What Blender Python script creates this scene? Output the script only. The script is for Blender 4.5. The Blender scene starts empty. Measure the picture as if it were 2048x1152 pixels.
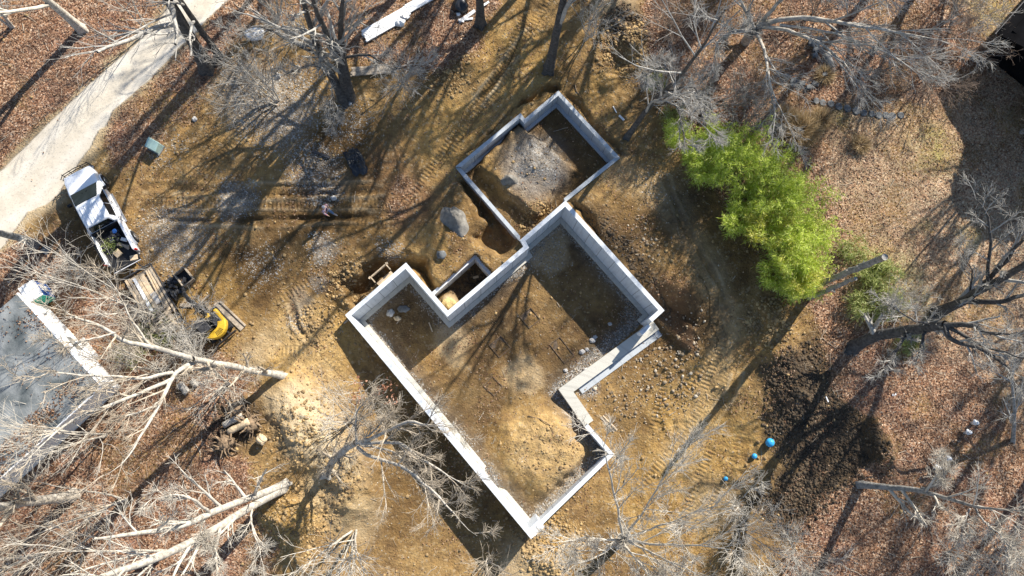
import bpy, math, random
import numpy as np
from mathutils import Matrix, Vector

C = bpy.context.scene.collection
SC = bpy.context.scene
rng = np.random.default_rng(7)
R = math.radians

# ------------------------------------------------------------------ camera
H = 47.0                       # camera height above the yard
F = 1550.0                     # focal length in pixels of a 2048 wide frame
NX, NY = 975.0, 810.0          # where the plumb line falls in the frame
_d = np.array([(NX-1024)/F, -(NY-576)/F, -1.0]); _d /= np.linalg.norm(_d)
_z = -_d
_x = np.array([1.0, 0, 0]) - _z*_z[0]; _x /= np.linalg.norm(_x)
_y = np.cross(_z, _x)
CAM = np.array([_x, _y, _z])   # camera -> world
cd = bpy.data.cameras.new('camera'); cam = bpy.data.objects.new('camera', cd); C.objects.link(cam)
cd.sensor_width = 36.0; cd.lens = F/2048*36.0; cd.clip_end = 2000
m4 = Matrix([list(CAM[0])+[0], list(CAM[1])+[0], list(CAM[2])+[H], [0, 0, 0, 1]])
cam.matrix_world = m4
SC.camera = cam

# ------------------------------------------------------------------ light
SUN_EL, SUN_AZ = R(35), math.atan2(0.62, 0.78)    # azimuth from +Y towards +X
w = bpy.data.worlds.new('World'); SC.world = w; w.use_nodes = True
nt = w.node_tree; nt.nodes.clear()
sky = nt.nodes.new('ShaderNodeTexSky'); sky.sky_type = 'NISHITA'; sky.sun_disc = False
sky.sun_elevation = SUN_EL; sky.sun_rotation = SUN_AZ; sky.ozone_density = 2.6; sky.dust_density = .4
bg = nt.nodes.new('ShaderNodeBackground'); bg.inputs['Strength'].default_value = 0.095
out = nt.nodes.new('ShaderNodeOutputWorld')
nt.links.new(sky.outputs[0], bg.inputs['Color']); nt.links.new(bg.outputs[0], out.inputs['Surface'])
sl = bpy.data.lights.new('sun', 'SUN'); sl.energy = 5.0; sl.angle = R(0.55); sl.color = (1.0, 0.94, 0.84)
so = bpy.data.objects.new('sun', sl); C.objects.link(so)
sv = Vector((math.sin(SUN_AZ)*math.cos(SUN_EL), math.cos(SUN_AZ)*math.cos(SUN_EL), math.sin(SUN_EL)))
so.rotation_euler = sv.to_track_quat('Z', 'Y').to_euler(); so.location = (20, 30, 60)
SC.view_settings.view_transform = 'Standard'; SC.view_settings.look = 'None'
SC.view_settings.exposure = 0.93; SC.view_settings.gamma = 1.0
SC.cycles.max_bounces = 5; SC.cycles.diffuse_bounces = 3

# ------------------------------------------------------------------ helpers
def at(px, py, z=0.0):
    """world point seen at pixel (px,py) of the 2048 frame at height z"""
    v = np.stack([(np.asarray(px, float)-1024)/F, -(np.asarray(py, float)-576)/F, -np.ones_like(np.asarray(px, float))], -1)
    d = v @ CAM.T
    s = (z-H)/d[..., 2]
    return np.stack([d[..., 0]*s, d[..., 1]*s, np.broadcast_to(z, s.shape)*1.0], -1)

def poly(pts, z=0.0):
    a = np.array(pts, float)
    return at(a[:, 0], a[:, 1], z)[:, :2]

def sdf(px, py, pg):
    """signed distance (negative inside) to polygon pg"""
    d = np.full(px.shape, 1e9); ins = np.zeros(px.shape, bool)
    n = len(pg)
    for i in range(n):
        a, b = pg[i], pg[(i+1) % n]
        e = b-a; wx, wy = px-a[0], py-a[1]
        t = np.clip((wx*e[0]+wy*e[1])/(e@e+1e-12), 0, 1)
        d = np.minimum(d, (wx-e[0]*t)**2+(wy-e[1]*t)**2)
        c = ((a[1] <= py) & (b[1] > py)) | ((b[1] <= py) & (a[1] > py))
        with np.errstate(divide='ignore', invalid='ignore'):
            xi = a[0]+(py-a[1])*e[0]/(e[1] if e[1] != 0 else 1e-12)
        ins ^= c & (px < xi)
    d = np.sqrt(d)
    return np.where(ins, -d, d)

def pline(px, py, pl):
    """distance to polyline, and distance along it"""
    d = np.full(px.shape, 1e9); u = np.zeros(px.shape); acc = 0.0
    for i in range(len(pl)-1):
        a, b = pl[i], pl[i+1]; e = b-a; L = math.sqrt(e@e)
        t = np.clip(((px-a[0])*e[0]+(py-a[1])*e[1])/(L*L), 0, 1)
        q = np.hypot(px-a[0]-e[0]*t, py-a[1]-e[1]*t)
        k = q < d
        d = np.where(k, q, d); u = np.where(k, acc+t*L, u); acc += L
    return d, u

def sm(a, b, x):
    t = np.clip((x-a)/(b-a), 0, 1); return t*t*(3-2*t)

def hsh(ix, iy, s):
    h = (ix.astype(np.int64)*374761393 + iy.astype(np.int64)*668265263 + s*1274126177) & 0xFFFFFFFF
    h = ((h ^ (h >> 13))*1274126177) & 0xFFFFFFFF
    return ((h ^ (h >> 16)) & 0xFFFF)/65535.0

def vn(x, y, s=0):
    ix, iy = np.floor(x), np.floor(y); fx, fy = x-ix, y-iy
    fx = fx*fx*(3-2*fx); fy = fy*fy*(3-2*fy)
    ix = ix.astype(np.int64); iy = iy.astype(np.int64)
    a, b, c, d = hsh(ix, iy, s), hsh(ix+1, iy, s), hsh(ix, iy+1, s), hsh(ix+1, iy+1, s)
    return (a*(1-fx)+b*fx)*(1-fy)+(c*(1-fx)+d*fx)*fy

def fbm(x, y, s=0, o=4):
    v = 0; a = .5; t = 0
    for i in range(o):
        v = v+a*(vn(x, y, s+i*17)-.5); t += a; a *= .5; x = x*2.03+11.3; y = y*2.03+5.7
    return v/t*2      # about -1..1

# ---- meshes
def mesh_np(name, V, Fq, mat=None, smooth=False):
    """V (n,3); Fq (m,4) or (m,3) int array"""
    me = bpy.data.meshes.new(name)
    V = np.asarray(V, np.float32); Fq = np.asarray(Fq, np.int32)
    k = Fq.shape[1]
    me.vertices.add(len(V)); me.vertices.foreach_set('co', V.ravel())
    me.loops.add(Fq.size); me.loops.foreach_set('vertex_index', Fq.ravel())
    me.polygons.add(len(Fq))
    me.polygons.foreach_set('loop_start', np.arange(0, Fq.size, k, dtype=np.int32))
    me.polygons.foreach_set('loop_total', np.full(len(Fq), k, np.int32))
    if smooth: me.polygons.foreach_set('use_smooth', np.ones(len(Fq), bool))
    me.update(calc_edges=True)
    if mat: me.materials.append(mat)
    return me

def link(name, me, parent=None, loc=None):
    o = bpy.data.objects.new(name, me); C.objects.link(o)
    if parent: o.parent = parent
    if loc is not None: o.location = loc
    return o

def tag(o, label=None, cat=None, group=None, kind=None):
    if label: o['label'] = label
    if cat: o['category'] = cat
    if group: o['group'] = group
    if kind: o['kind'] = kind
    return o

def thing(name, label, cat, loc=(0, 0, 0), rz=0.0, group=None):
    o = bpy.data.objects.new(name, None); C.objects.link(o)
    o.location = [float(v) for v in loc]; o.rotation_euler = (0, 0, rz); o.empty_display_size = .2
    return tag(o, label, cat, group)

class MB:
    """collects polygons for ONE mesh"""
    def __init__(s): s.v = []; s.f = []
    def add(s, V, Fs):
        n = len(s.v); s.v += [tuple(map(float, p)) for p in V]; s.f += [tuple(i+n for i in f) for f in Fs]; return s
    def box(s, c, sz, rz=0.0, rot=None, jit=0.0):
        x, y, z = [k/2 for k in sz]
        P = [(-x, -y, -z), (x, -y, -z), (x, y, -z), (-x, y, -z), (-x, -y, z), (x, -y, z), (x, y, z), (-x, y, z)]
        M = (rot if rot is not None else Matrix.Rotation(rz, 3, 'Z'))
        V = [Vector(c)+M @ Vector(p)+Vector([random.uniform(-jit, jit) for _ in range(3)]) for p in P]
        return s.add(V, [(0, 3, 2, 1), (4, 5, 6, 7), (0, 1, 5, 4), (1, 2, 6, 5), (2, 3, 7, 6), (3, 0, 4, 7)])
    def bar(s, a, b, wd, ht):
        a, b = Vector(a), Vector(b); d = b-a; L = d.length
        q = d.to_track_quat('X', 'Z').to_matrix()
        return s.box((a+b)/2, (L, wd, ht), rot=q)
    def tube(s, pts, rad, n=8, caps=True):
        pts = [Vector(p) for p in pts]
        if not hasattr(rad, '__len__'): rad = [rad]*len(pts)
        V = []; Fs = []
        d0 = (pts[-1]-pts[0]).normalized()
        ref = Vector((0, 0, 1)) if abs(d0.z) < .8 else Vector((1, 0, 0))
        for i, p in enumerate(pts):
            t = (pts[min(i+1, len(pts)-1)]-pts[max(i-1, 0)]).normalized()
            u = t.cross(ref).normalized(); v = t.cross(u)
            for k in range(n):
                a = 2*math.pi*k/n; V.append(p+(u*math.cos(a)+v*math.sin(a))*rad[i])
        for i in range(len(pts)-1):
            for k in range(n):
                k2 = (k+1) % n; Fs.append((i*n+k, (i+1)*n+k, (i+1)*n+k2, i*n+k2))
        if caps:
            Fs.append(tuple(range(n))); Fs.append(tuple((len(pts)-1)*n+k for k in reversed(range(n))))
        return s.add(V, Fs)
    def ball(s, c, r, nu=14, nv=8, sc=(1, 1, 1), jit=0.0):
        V = []; Fs = []
        for j in range(nv+1):
            t = math.pi*j/nv
            for i in range(nu):
                a = 2*math.pi*i/nu; q = 1+random.uniform(-jit, jit)
                V.append((c[0]+r*sc[0]*q*math.sin(t)*math.cos(a), c[1]+r*sc[1]*q*math.sin(t)*math.sin(a), c[2]+r*sc[2]*q*math.cos(t)))
        for j in range(nv):
            for i in range(nu):
                i2 = (i+1) % nu
                Fs.append((j*nu+i, (j+1)*nu+i, (j+1)*nu+i2, j*nu+i2))
        return s.add(V, Fs)
    def loft(s, secs, close=True, caps=True):
        n = len(secs[0]); V = [p for q in secs for p in q]; Fs = []
        for i in range(len(secs)-1):
            for k in range(n if close else n-1):
                k2 = (k+1) % n; Fs.append((i*n+k, i*n+k2, (i+1)*n+k2, (i+1)*n+k))
        if caps:
            Fs.append(tuple(reversed(range(n)))); Fs.append(tuple((len(secs)-1)*n+k for k in range(n)))
        return s.add(V, Fs)
    def build(s, name, mat, parent=None, smooth=False, bevel=0.0, loc=None):
        me = bpy.data.meshes.new(name); me.from_pydata(s.v, [], s.f); me.validate(); me.update()
        me.materials.append(mat)
        if smooth: me.polygons.foreach_set('use_smooth', np.ones(len(me.polygons), bool))
        o = link(name, me, parent, loc)
        if bevel:
            b = o.modifiers.new('bevel', 'BEVEL'); b.width = bevel; b.segments = 2; b.limit_method = 'ANGLE'
        return o

# ---- materials
def nodes(name):
    m = bpy.data.materials.new(name); m.use_nodes = True
    t = m.node_tree; p = t.nodes['Principled BSDF']
    return m, t, p

def mat(name, col, rough=.8, var=.25, scale=6.0, bump=.15, metal=0.0, spec=.3, col2=None, detail=6, bscale=None, coat=0.0):
    m, t, p = nodes(name); N, L = t.nodes.new, t.links.new
    tc = N('ShaderNodeTexCoord'); nz = N('ShaderNodeTexNoise'); nz.inputs['Scale'].default_value = scale; nz.inputs['Detail'].default_value = detail
    L(tc.outputs['Object'], nz.inputs['Vector'])
    cr = N('ShaderNodeValToRGB'); e = cr.color_ramp.elements
    c2 = col2 or tuple(c*(1-var*1.6) for c in col)
    e[0].position = .32; e[0].color = (*c2, 1); e[1].position = .66; e[1].color = (*[min(1, c*(1+var*.5)) for c in col], 1)
    L(nz.outputs['Fac'], cr.inputs[0]); L(cr.outputs[0], p.inputs['Base Color'])
    p.inputs['Roughness'].default_value = rough; p.inputs['Metallic'].default_value = metal
    p.inputs['Specular IOR Level'].default_value = spec; p.inputs['Coat Weight'].default_value = coat
    if bump:
        n2 = N('ShaderNodeTexNoise'); n2.inputs['Scale'].default_value = bscale or scale*4; n2.inputs['Detail'].default_value = 5
        L(tc.outputs['Object'], n2.inputs['Vector'])
        b = N('ShaderNodeBump'); b.inputs['Strength'].default_value = bump; b.inputs['Distance'].default_value = .05
        L(n2.outputs['Fac'], b.inputs['Height']); L(b.outputs[0], p.inputs['Normal'])
    return m

M = {}
M['pale_bark'] = mat('pale_bark', (.50, .455, .385), .9, .28, 5, .5, bscale=14)
M['grey_bark'] = mat('grey_bark', (.30, .285, .26), .9, .3, 5, .6, bscale=14)
M['dark_bark'] = mat('dark_bark', (.095, .088, .082), .92, .35, 6, .8, bscale=12)
M['pale_twig'] = mat('pale_twig', (.57, .52, .44), .9, .22, 3, 0)
M['grey_twig'] = mat('grey_twig', (.40, .38, .345), .9, .25, 3, 0)
M['tan_twig'] = mat('tan_twig', (.46, .39, .30), .9, .25, 3, 0)
M['brown_twig'] = mat('brown_twig', (.27, .20, .15), .9, .3, 3, 0)
M['wood'] = mat('weathered_wood', (.40, .33, .25), .85, .3, 5, .3)
M['lumber'] = mat('fresh_lumber', (.58, .45, .30), .8, .2, 5, .2)
M['cutwood'] = mat('cut_log_end', (.62, .48, .31), .85, .25, 8, .2)
M['whiteboard'] = mat('white_painted_board', (.78, .78, .77), .6, .08, 4, .08)
M['white_paint'] = mat('white_car_paint', (.80, .81, .83), .28, .02, 1, 0, spec=.5, coat=.5)
M['white_wall'] = mat('white_siding', (.80, .79, .77), .6, .06, 2, .05)
M['glass'] = mat('tinted_glass', (.008, .010, .013), .08, .2, 2, 0, spec=.25)
M['black'] = mat('black_plastic', (.018, .018, .02), .5, .3, 6, .1)
M['rubber'] = mat('tyre_rubber', (.025, .025, .026), .85, .2, 6, .2)
M['steel'] = mat('bare_steel', (.45, .45, .46), .35, .15, 6, .05, metal=.9)
M['darksteel'] = mat('dark_steel', (.06, .06, .065), .55, .3, 6, .1, metal=.3)
M['yellow'] = mat('yellow_machine_paint', (.62, .385, .03), .45, .15, 3, .03, spec=.5)
M['red'] = mat('red_lens', (.5, .02, .02), .2, .1, 4, 0, spec=.5)
M['lamp'] = mat('clear_lens', (.75, .77, .8), .15, .05, 4, 0, spec=.5)
M['green'] = mat('teal_green_plastic', (.03, .40, .28), .45, .1, 3, .03)
M['blue'] = mat('blue_plastic', (.025, .10, .34), .45, .1, 3, .03)
M['skyblue'] = mat('bright_blue_plastic', (.04, .36, .68), .4, .1, 6, .02)
M['pipe'] = mat('white_pipe', (.8, .8, .79), .4, .05, 4, 0)
M['stone'] = mat('grey_stone', (.17, .175, .175), .9, .3, 4, .3)
M['palestone'] = mat('pale_stone', (.52, .50, .47), .9, .3, 6, .4)
M['sand'] = mat('grey_sand', (.215, .20, .175), .95, .25, 3, .5, bscale=9)
M['straw'] = mat('straw', (.58, .44, .2), .9, .3, 10, .4)
M['sheet'] = mat('black_sheeting', (.022, .023, .027), .32, .3, 5, .2, spec=.5)
M['roof'] = mat('grey_roofing', (.215, .225, .225), .9, .35, .9, .5, col2=(.075, .088, .092), bscale=9, detail=12)
M['darkroof'] = mat('dark_roofing', (.008, .008, .009), 1.0, .35, 1, .2, bscale=20, spec=.02)
M['rootwood'] = mat('root_wood', (.27, .19, .12), .9, .4, 5, .5)

# ------------------------------------------------------------------ terrain
# heights of the natural grade: (px, py, z)
CTRL = [(150, 150, .5), (60, 420, .25), (120, 720, .1), (420, 380, .15), (700, 300, .0), (600, 560, 0), (900, 90, .1), (1090, 120, .1),
        (1300, 240, .0), (1240, 400, -.05), (1350, 540, -.15), (1450, 600, -.5), (1420, 730, -1.4), (1300, 800, -2.15), (1240, 960, -2.1), (1150, 1090, -2.2),
        (1000, 1090, -2.3), (860, 960, -2.2), (780, 850, -1.9), (700, 740, -1.2), (640, 700, -.45), (560, 760, -.2), (590, 900, .0), (1600, 720, -.3), (1580, 900, -1.1),
        (1800, 480, .2), (1950, 250, .3), (1920, 900, -.1), (1450, 1010, -1.9), (1550, 1120, -1.7), (500, 1120, -.1), (200, 1000, 0), (760, 1120, -1.7),
        (850, 480, -.1), (960, 180, .0), (1190, 200, .0), (1760, 1080, -.6), (820, 480, -.05), (1100, 1300, -2.2), (-300, 600, .1), (2400, 600, .2), (1000, -300, .4)]
_cp = np.array(CTRL, float); _cw = at(_cp[:, 0], _cp[:, 1], _cp[:, 2])

def base_h(x, y):
    n = np.zeros(x.shape); d = np.zeros(x.shape)
    for i in range(len(_cw)):
        q = (x-_cw[i, 0])**2+(y-_cw[i, 1])**2
        k = np.exp(-q/(2*2.6**2))+1e-4*np.exp(-q/(2*9.0**2))+1e-9
        n += k*_cp[i, 2]; d += k
    return n/d

ZT = 0.35          # top of the full basement walls
ZG = 0.30          # top of the garage walls
ZF = -2.45         # basement floor
ZL = -1.85         # top of the low wide wall
ZN = -1.15         # top of the low narrow wall
J, A_, B_, D_, E_, F_, G_, H_, H2 = [tuple(at(*p, ZT)[:2]) for p in
    [(1062, 1078), (690, 630), (812, 525), (896, 621), (1047, 493), (1040, 480), (1131, 401), (1329, 621), (1304, 644)]]
LW = [tuple(at(*p, ZL)[:2]) for p in [(1312, 650), (1132, 781), (1178, 847)]]
NWP = [tuple(at(*p, ZN)[:2]) for p in [(1176, 848), (1229, 909), (1082, 1052)]]
hole = np.array([J, A_, B_, D_, E_, F_, G_, H_, LW[1], LW[2], NWP[1], NWP[2]])
def shrink(pg, k):   # crude inward offset by scaling along vertex normals
    n = len(pg); o = []
    area = sum(pg[i][0]*pg[(i+1) % n][1]-pg[(i+1) % n][0]*pg[i][1] for i in range(n))
    s = 1 if area > 0 else -1
    for i in range(n):
        a, b, c = pg[i-1], pg[i], pg[(i+1) % n]
        e1 = (b-a)/np.linalg.norm(b-a); e2 = (c-b)/np.linalg.norm(c-b)
        n1 = np.array([-e1[1], e1[0]])*s; n2 = np.array([-e2[1], e2[0]])*s
        m = n1+n2; m /= max(.4, (m@m)/2)
        o.append(b+m*k)
    return np.array(o)
hole_in = shrink(hole, .13)
GAR = [tuple(at(*p, ZG)[:2]) for p in [(1117, 181), (1240, 315), (1131, 403), (1040, 481), (911, 333), (1041, 226), (1050, 237)]]
gar = shrink(np.array(GAR), .12)
BAY = [tuple(at(*p, -.45)[:2]) for p in [(984, 546), (950.5, 507), (862, 586)]]
bay = np.array([at(984, 549, -.45)[:2], at(950.5, 511, -.45)[:2], at(866, 587, -.45)[:2], np.array(D_)])

def pp(pts, z=0.0): return poly(pts, z)
PIT1 = pp([(700, 622), (690, 570), (725, 528), (770, 512), (812, 500), (850, 512), (880, 560), (905, 606), (894, 612), (812, 535)])
PIT2 = pp([(918, 372), (905, 350), (930, 348), (1040, 470), (1030, 500), (1000, 515), (960, 490), (940, 470), (965, 450), (940, 400)])
TR1 = pp([(1035, 218), (905, 330), (922, 318), (1042, 212), (1050, 200), (1110, 165), (1117, 178)])
TR2 = pp([(1117, 180), (1150, 190), (1262, 318), (1240, 316)])
TR3 = pp([(1150, 405), (1180, 430), (1262, 555), (1330, 640), (1345, 650), (1325, 622), (1135, 402)])
SLAB = pp([(1275, 590), (1300, 560), (1400, 660), (1390, 700), (1370, 690)], -.5)

def height(x, y):
    x = np.asarray(x, float); y = np.asarray(y, float)
    wx = x+.35*fbm(x*.9, y*.9, 3, 3); wy = y+.35*fbm(x*.9, y*.9, 9, 3)
    h = base_h(x, y)
    h = h+.10*fbm(x*.25, y*.25, 21, 3)
    rough = sm(-.25, .5, fbm(x*.16, y*.16, 5, 2))
    offr = sm(-.1, .8, sdf(x, y, ROAD))
    h = h+(.055*fbm(x*1.5, y*1.5, 31, 4)*(.4+rough)+.10*rough*np.abs(fbm(x*.8+.3*y, y*.8-.2*x, 35, 4))+.03*np.abs(fbm(x*3.1, y*3.1, 37, 3)))*offr
    def mound(px, py, r, hh, ax=1.0, ang=0.0, k=.5, z=0.0):
        nonlocal h
        c = at(px, py, z)
        dx, dy = wx-c[0], wy-c[1]; ca, sa = math.cos(ang), math.sin(ang)
        u, v = (dx*ca+dy*sa)/ax, -dx*sa+dy*ca
        q = np.hypot(u, v)/r
        h = h+hh*(1-sm(k*.2, 1, q))*(1+.25*fbm(x*2.2, y*2.2, 41, 3))
    mound(606, 850, 2.3, .95, 2.1, R(-62)); mound(690, 935, 1.9, .9, 1.3, R(-50)); mound(575, 1040, 2.0, 1.1); mound(700, 1010, 1.8, .8)
    mound(1100, 1090, 1.9, .6, 1.3, R(25), z=-2); mound(1260, 90, 1.6, .9); mound(1235, 20, 1.9, .8)
    mound(1555, 630, 1.3, .6); mound(1560, 700, 1.6, .6, 1.5, R(70)); mound(1770, 900, 1.0, .6, 2.6, R(-75)); mound(1600, 780, 1.8, .5, 1.5, R(60))
    mound(1530, 970, 1.5, .4); mound(1215, 170, 1.0, .45); mound(490, 175, 2.8, .45); mound(640, 480, 2.4, .35, 1.8, R(30)); mound(880, 480, 1.5, .3)
    mound(740, 520, 1.6, .35, 1.7, R(30)); mound(700, 600, 1.1, .3); mound(1480, 770, 1.3, .3); mound(930, 120, 1.4, .35, 1.6, R(50))
    # clods where the soil was turned over
    clod = np.zeros(x.shape)
    for (px, py, rr) in [(1560, 680, 3.2), (1590, 800, 2.8), (1540, 950, 3.0), (1250, 90, 2.2), (600, 1040, 2.4), (690, 950, 1.7), (560, 870, 2.0), (1230, 190, 1.6), (700, 560, 2.0),
                         (900, 140, 2.0), (1700, 930, 2.6), (1100, 1085, 2.0), (640, 640, 1.4), (1200, 90, 1.5), (1350, 850, 1.8), (1080, 430, 1.2), (560, 880, 1.4), (640, 930, 1.8), (610, 800, 1.3), (670, 870, 1.2)]:
        c = at(px, py, 0.0); clod = np.maximum(clod, 1-sm(.3, 1, np.hypot(wx-c[0], wy-c[1])/rr))
    h = h+clod*(.20*np.abs(fbm(x*1.5, y*1.5, 51, 4))+.10*fbm(x*3.4, y*3.4, 57, 3))
    # pits and trenches cut beside the walls
    def pit(pg, z, soft):
        nonlocal h
        d = sdf(wx, wy, pg)
        t = 1-sm(-soft, .12, d)
        h = h*(1-t)+np.minimum(h, z+.08*fbm(x*1.5, y*1.5, 61, 3))*t
    pit(PIT1, -1.7, .7); pit(PIT2, -1.15, .5); pit(TR1, -.75, .25); pit(TR2, -.35, .3); pit(TR3, -.9, .35)
    d0 = np.minimum(pline(x, y, np.array(LW))[0], pline(x, y, np.array(NWP))[0])
    t0 = 1-sm(.9, 2.6, d0+.2*fbm(x*.9, y*.9, 63, 2)); h = h*(1-t0)+np.minimum(h, -2.22+.06*fbm(x*1.5, y*1.5, 66, 3))*t0
    d = sdf(wx, wy, SLAB); h = h+.35*(1-sm(-.15, .05, d))
    # wheel ruts
    for pl in RUTS:
        q, u = pline(x, y, pl)
        L_ = np.linalg.norm(np.diff(pl, axis=0), axis=1).sum()
        amp = sm(0, 3.0, u)*sm(0, 3.0, L_-u)*(.6+.5*sm(-.3, .4, fbm(x*.45, y*.45, 73, 3)))
        q = q+.13*fbm(x*.7, y*.7, 71, 3)+.04*fbm(x*3, y*3, 75, 2)
        h = h-amp*.14*(1-sm(.10, .24, q))+amp*.10*np.exp(-((q-.33)/.08)**2)*(1+.6*fbm(x*2.5, y*2.5, 77, 2))
    # inside the walls
    db = sdf(x, y, hole_in)
    fl = ZF+.05*fbm(x*.5, y*.5, 81, 3)+.02*fbm(x*3, y*3, 83, 3)
    c = at(1085, 905, -1.6); u1 = np.hypot((wx-c[0])*.95, (wy-c[1])*1.05)
    nw = np.minimum(pline(x, y, np.array([NWP[0], NWP[1]]))[0], pline(x, y, np.array([NWP[1], NWP[2]]))[0])
    fill = 1.05*(1-sm(1.3, 4.0, u1))*sm(.65, 1.3, nw+.35*fbm(x*1.3, y*1.3, 88, 3))
    fl = fl+fill*(1+.16*fbm(x*1.7, y*1.7, 87, 4))
    for (px, py, rx) in []:
        c = at(px, py, ZF); fl = fl+.10*(1-sm(.1, 1, np.hypot(wx-c[0], wy-c[1])/rx))
    h = np.where(db < 0, fl, h)
    dg = sdf(x, y, gar)
    gf = -1.0+.05*fbm(x*.8, y*.8, 91, 3)
    c = at(1058, 338, -.2); ca, sa = math.cos(R(-42)), math.sin(R(-42))
    uu, vv = (wx-c[0])*ca+(wy-c[1])*sa, -(wx-c[0])*sa+(wy-c[1])*ca
    plat = (1-sm(.80, 1.0, np.maximum(np.abs(uu)/2.75, np.abs(vv)/2.25)))
    gf = gf+plat*(.78+.10*fbm(x*1.2, y*1.2, 93, 4))
    c = at(1070, 325, 0); gf = gf+.32*(1-sm(.1, 1, np.hypot((wx-c[0])/1.0, (wy-c[1])/1.2)/1.35))*(1+.25*fbm(x*2, y*2, 95, 3))
    c = at(1020, 358, 0); gf = gf+.30*(1-sm(.1, 1, np.hypot(x-c[0], y-c[1])/.55))
    h = np.where(dg < 0, gf, h)
    dy_ = sdf(x, y, bay)
    bf = -2.0+.05*fbm(x*2, y*2, 97, 3)
    c = at(893, 605, -1.4); bf = bf+.75*(1-sm(.1, 1, np.hypot(wx-c[0], wy-c[1])/1.1))
    h = np.where(dy_ < 0, bf, h)
    return h

ROAD = pp([(-400, 640), (-60, 395), (0, 350), (100, 253), (213, 153), (283, 90), (320, 57), (365, -10), (420, -60), (700, -420), (840, -420), (500, -60), (463, 0), (423, 43), (397, 73), (367, 100),
           (317, 153), (233, 230), (220, 257), (207, 263), (187, 300), (160, 333), (127, 384), (97, 411), (60, 424), (43, 447), (20, 487), (0, 507), (-60, 545), (-400, 780)])
RUTS = [pp(p) for p in [[(250, 372), (470, 378), (780, 372)], [(300, 383), (520, 392), (785, 384)], [(280, 428), (560, 432), (790, 430)], [(260, 441), (560, 446), (640, 440), (790, 434)],
                        [(560, 545), (578, 600), (590, 650), (640, 715)], [(300, 380), (560, 386), (800, 380)], [(280, 436), (560, 440), (800, 436)], [(930, 240), (1010, 130), (1080, 40)], [(1500, 700), (1470, 790), (1400, 900)],
                        [(1320, 330), (1370, 450), (1440, 560), (1480, 660)]]]

def ground_at(px, py, dz=0.0):
    z = 0.0
    for _ in range(5):
        p = at(px, py, z)
        z = float(height(np.array([p[0]]), np.array([p[1]]))[0])
    p[2] = z+dz
    return p

# fine grid over the visible ground, growing steps outside it
def axis(a, b, s, ext):
    c = list(np.arange(a, b+s/2, s)); st = s; x = c[-1]
    up = []
    while x < ext: st *= 1.16; x += st; up.append(x)
    st = s; x = a; dn = []
    while x > -ext: st *= 1.16; x -= st; dn.append(x)
    return np.array(dn[::-1]+c+up)
gx = axis(-34.5, 38.5, .095, 320); gy = axis(-13, 31, .095, 320)
GX, GY = np.meshgrid(gx, gy); shp = GX.shape
X, Y = GX.ravel(), GY.ravel()
Z = height(X, Y)
nxg, nyg = len(gx), len(gy)
ii = np.arange(nxg*nyg).reshape(nyg, nxg)
quads = np.stack([ii[:-1, :-1].ravel(), ii[:-1, 1:].ravel(), ii[1:, 1:].ravel(), ii[1:, :-1].ravel()], 1)

# ---- ground colour by region: materials, with some painted shade and sunlight
WX = X+.55*fbm(X*.7, Y*.7, 103, 4); WY = Y+.55*fbm(X*.7, Y*.7, 107, 4)
def region(pts, soft=.5, z=0.0):
    return 1-sm(-soft, soft, sdf(WX, WY, pp(pts, z)))
def spot(px, py, r, z=0.0):
    c = at(px, py, z); return 1-sm(.35, 1, np.hypot(WX-c[0], WY-c[1])/r)
dr = sdf(X+.12*fbm(X*.8, Y*.8, 111, 3), Y+.12*fbm(X*.8, Y*.8, 113, 3), ROAD)
road = 1-sm(-.06, .06, dr)
should = (1-sm(.1, .9, dr+.4*fbm(X*.8, Y*.8, 115, 3)))*(1-road)
leaf = np.maximum.reduce([
    region([(-900, -900), (600, -600), (365, -30), (283, 80), (0, 340), (-900, 700)]),
    region([(470, -20), (640, -60), (640, 30), (560, 60), (505, 45), (460, 100), (428, 175), (330, 290), (240, 335), (215, 290), (235, 235), (400, 80)])*.9,
    region([(-900, 600), (0, 510), (60, 470), (130, 455), (190, 520), (260, 590), (330, 680), (400, 690), (500, 745), (520, 775), (440, 820), (430, 900), (500, 930), (500, 1010), (560, 1080), (540, 1160), (300, 1500), (-900, 1500)]),
    region([(600, -300), (1010, -300), (1000, 0), (965, 100), (860, 150), (760, 130), (640, 90), (620, 30)])*.85,
    region([(1270, -400), (3200, -400), (3200, 1500), (1560, 1500), (1580, 1110), (1650, 1010), (1760, 930), (1770, 840), (1660, 770), (1650, 660), (1600, 590), (1530, 500), (1400, 330), (1330, 230), (1290, 110)]),
    spot(810, 380, 1.2)*.5, spot(790, 420, 1.0)*.5])
leaf = leaf*(1-road)
leaf = leaf*(.62+.5*sm(-.45, .25, fbm(X*.38, Y*.38, 181, 4)))
leaf = np.clip(leaf-.45*spot(1290, 250, 2)-.5*spot(1560, 640, 2.0)-.3*spot(1770, 890, 1.8), 0, 1)
lawn = np.maximum(region([(1640, 250), (1700, 210), (1930, 200), (2000, 80), (3200, -200), (3200, 900), (2048, 860), (1990, 760), (1900, 700), (1800, 660), (1700, 500), (1650, 380)], 1.0),
                  region([(1820, -300), (2200, -300), (2080, 40), (1990, 70), (1900, 20)], .8)*.8)
moss = lawn*(sm(.12, .5, fbm(X*.32, Y*.32, 121, 3))*.9)+spot(1860, 300, 2.5)*.35+spot(1980, 30, 2.5)*.6+spot(1760, 560, 3.2)*.75+spot(1730, 620, 1.8)*.4+spot(1810, 690, 1.3)*.7+spot(1930, 480, 1.2)*.5
moss = np.clip(moss, 0, 1)
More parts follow.
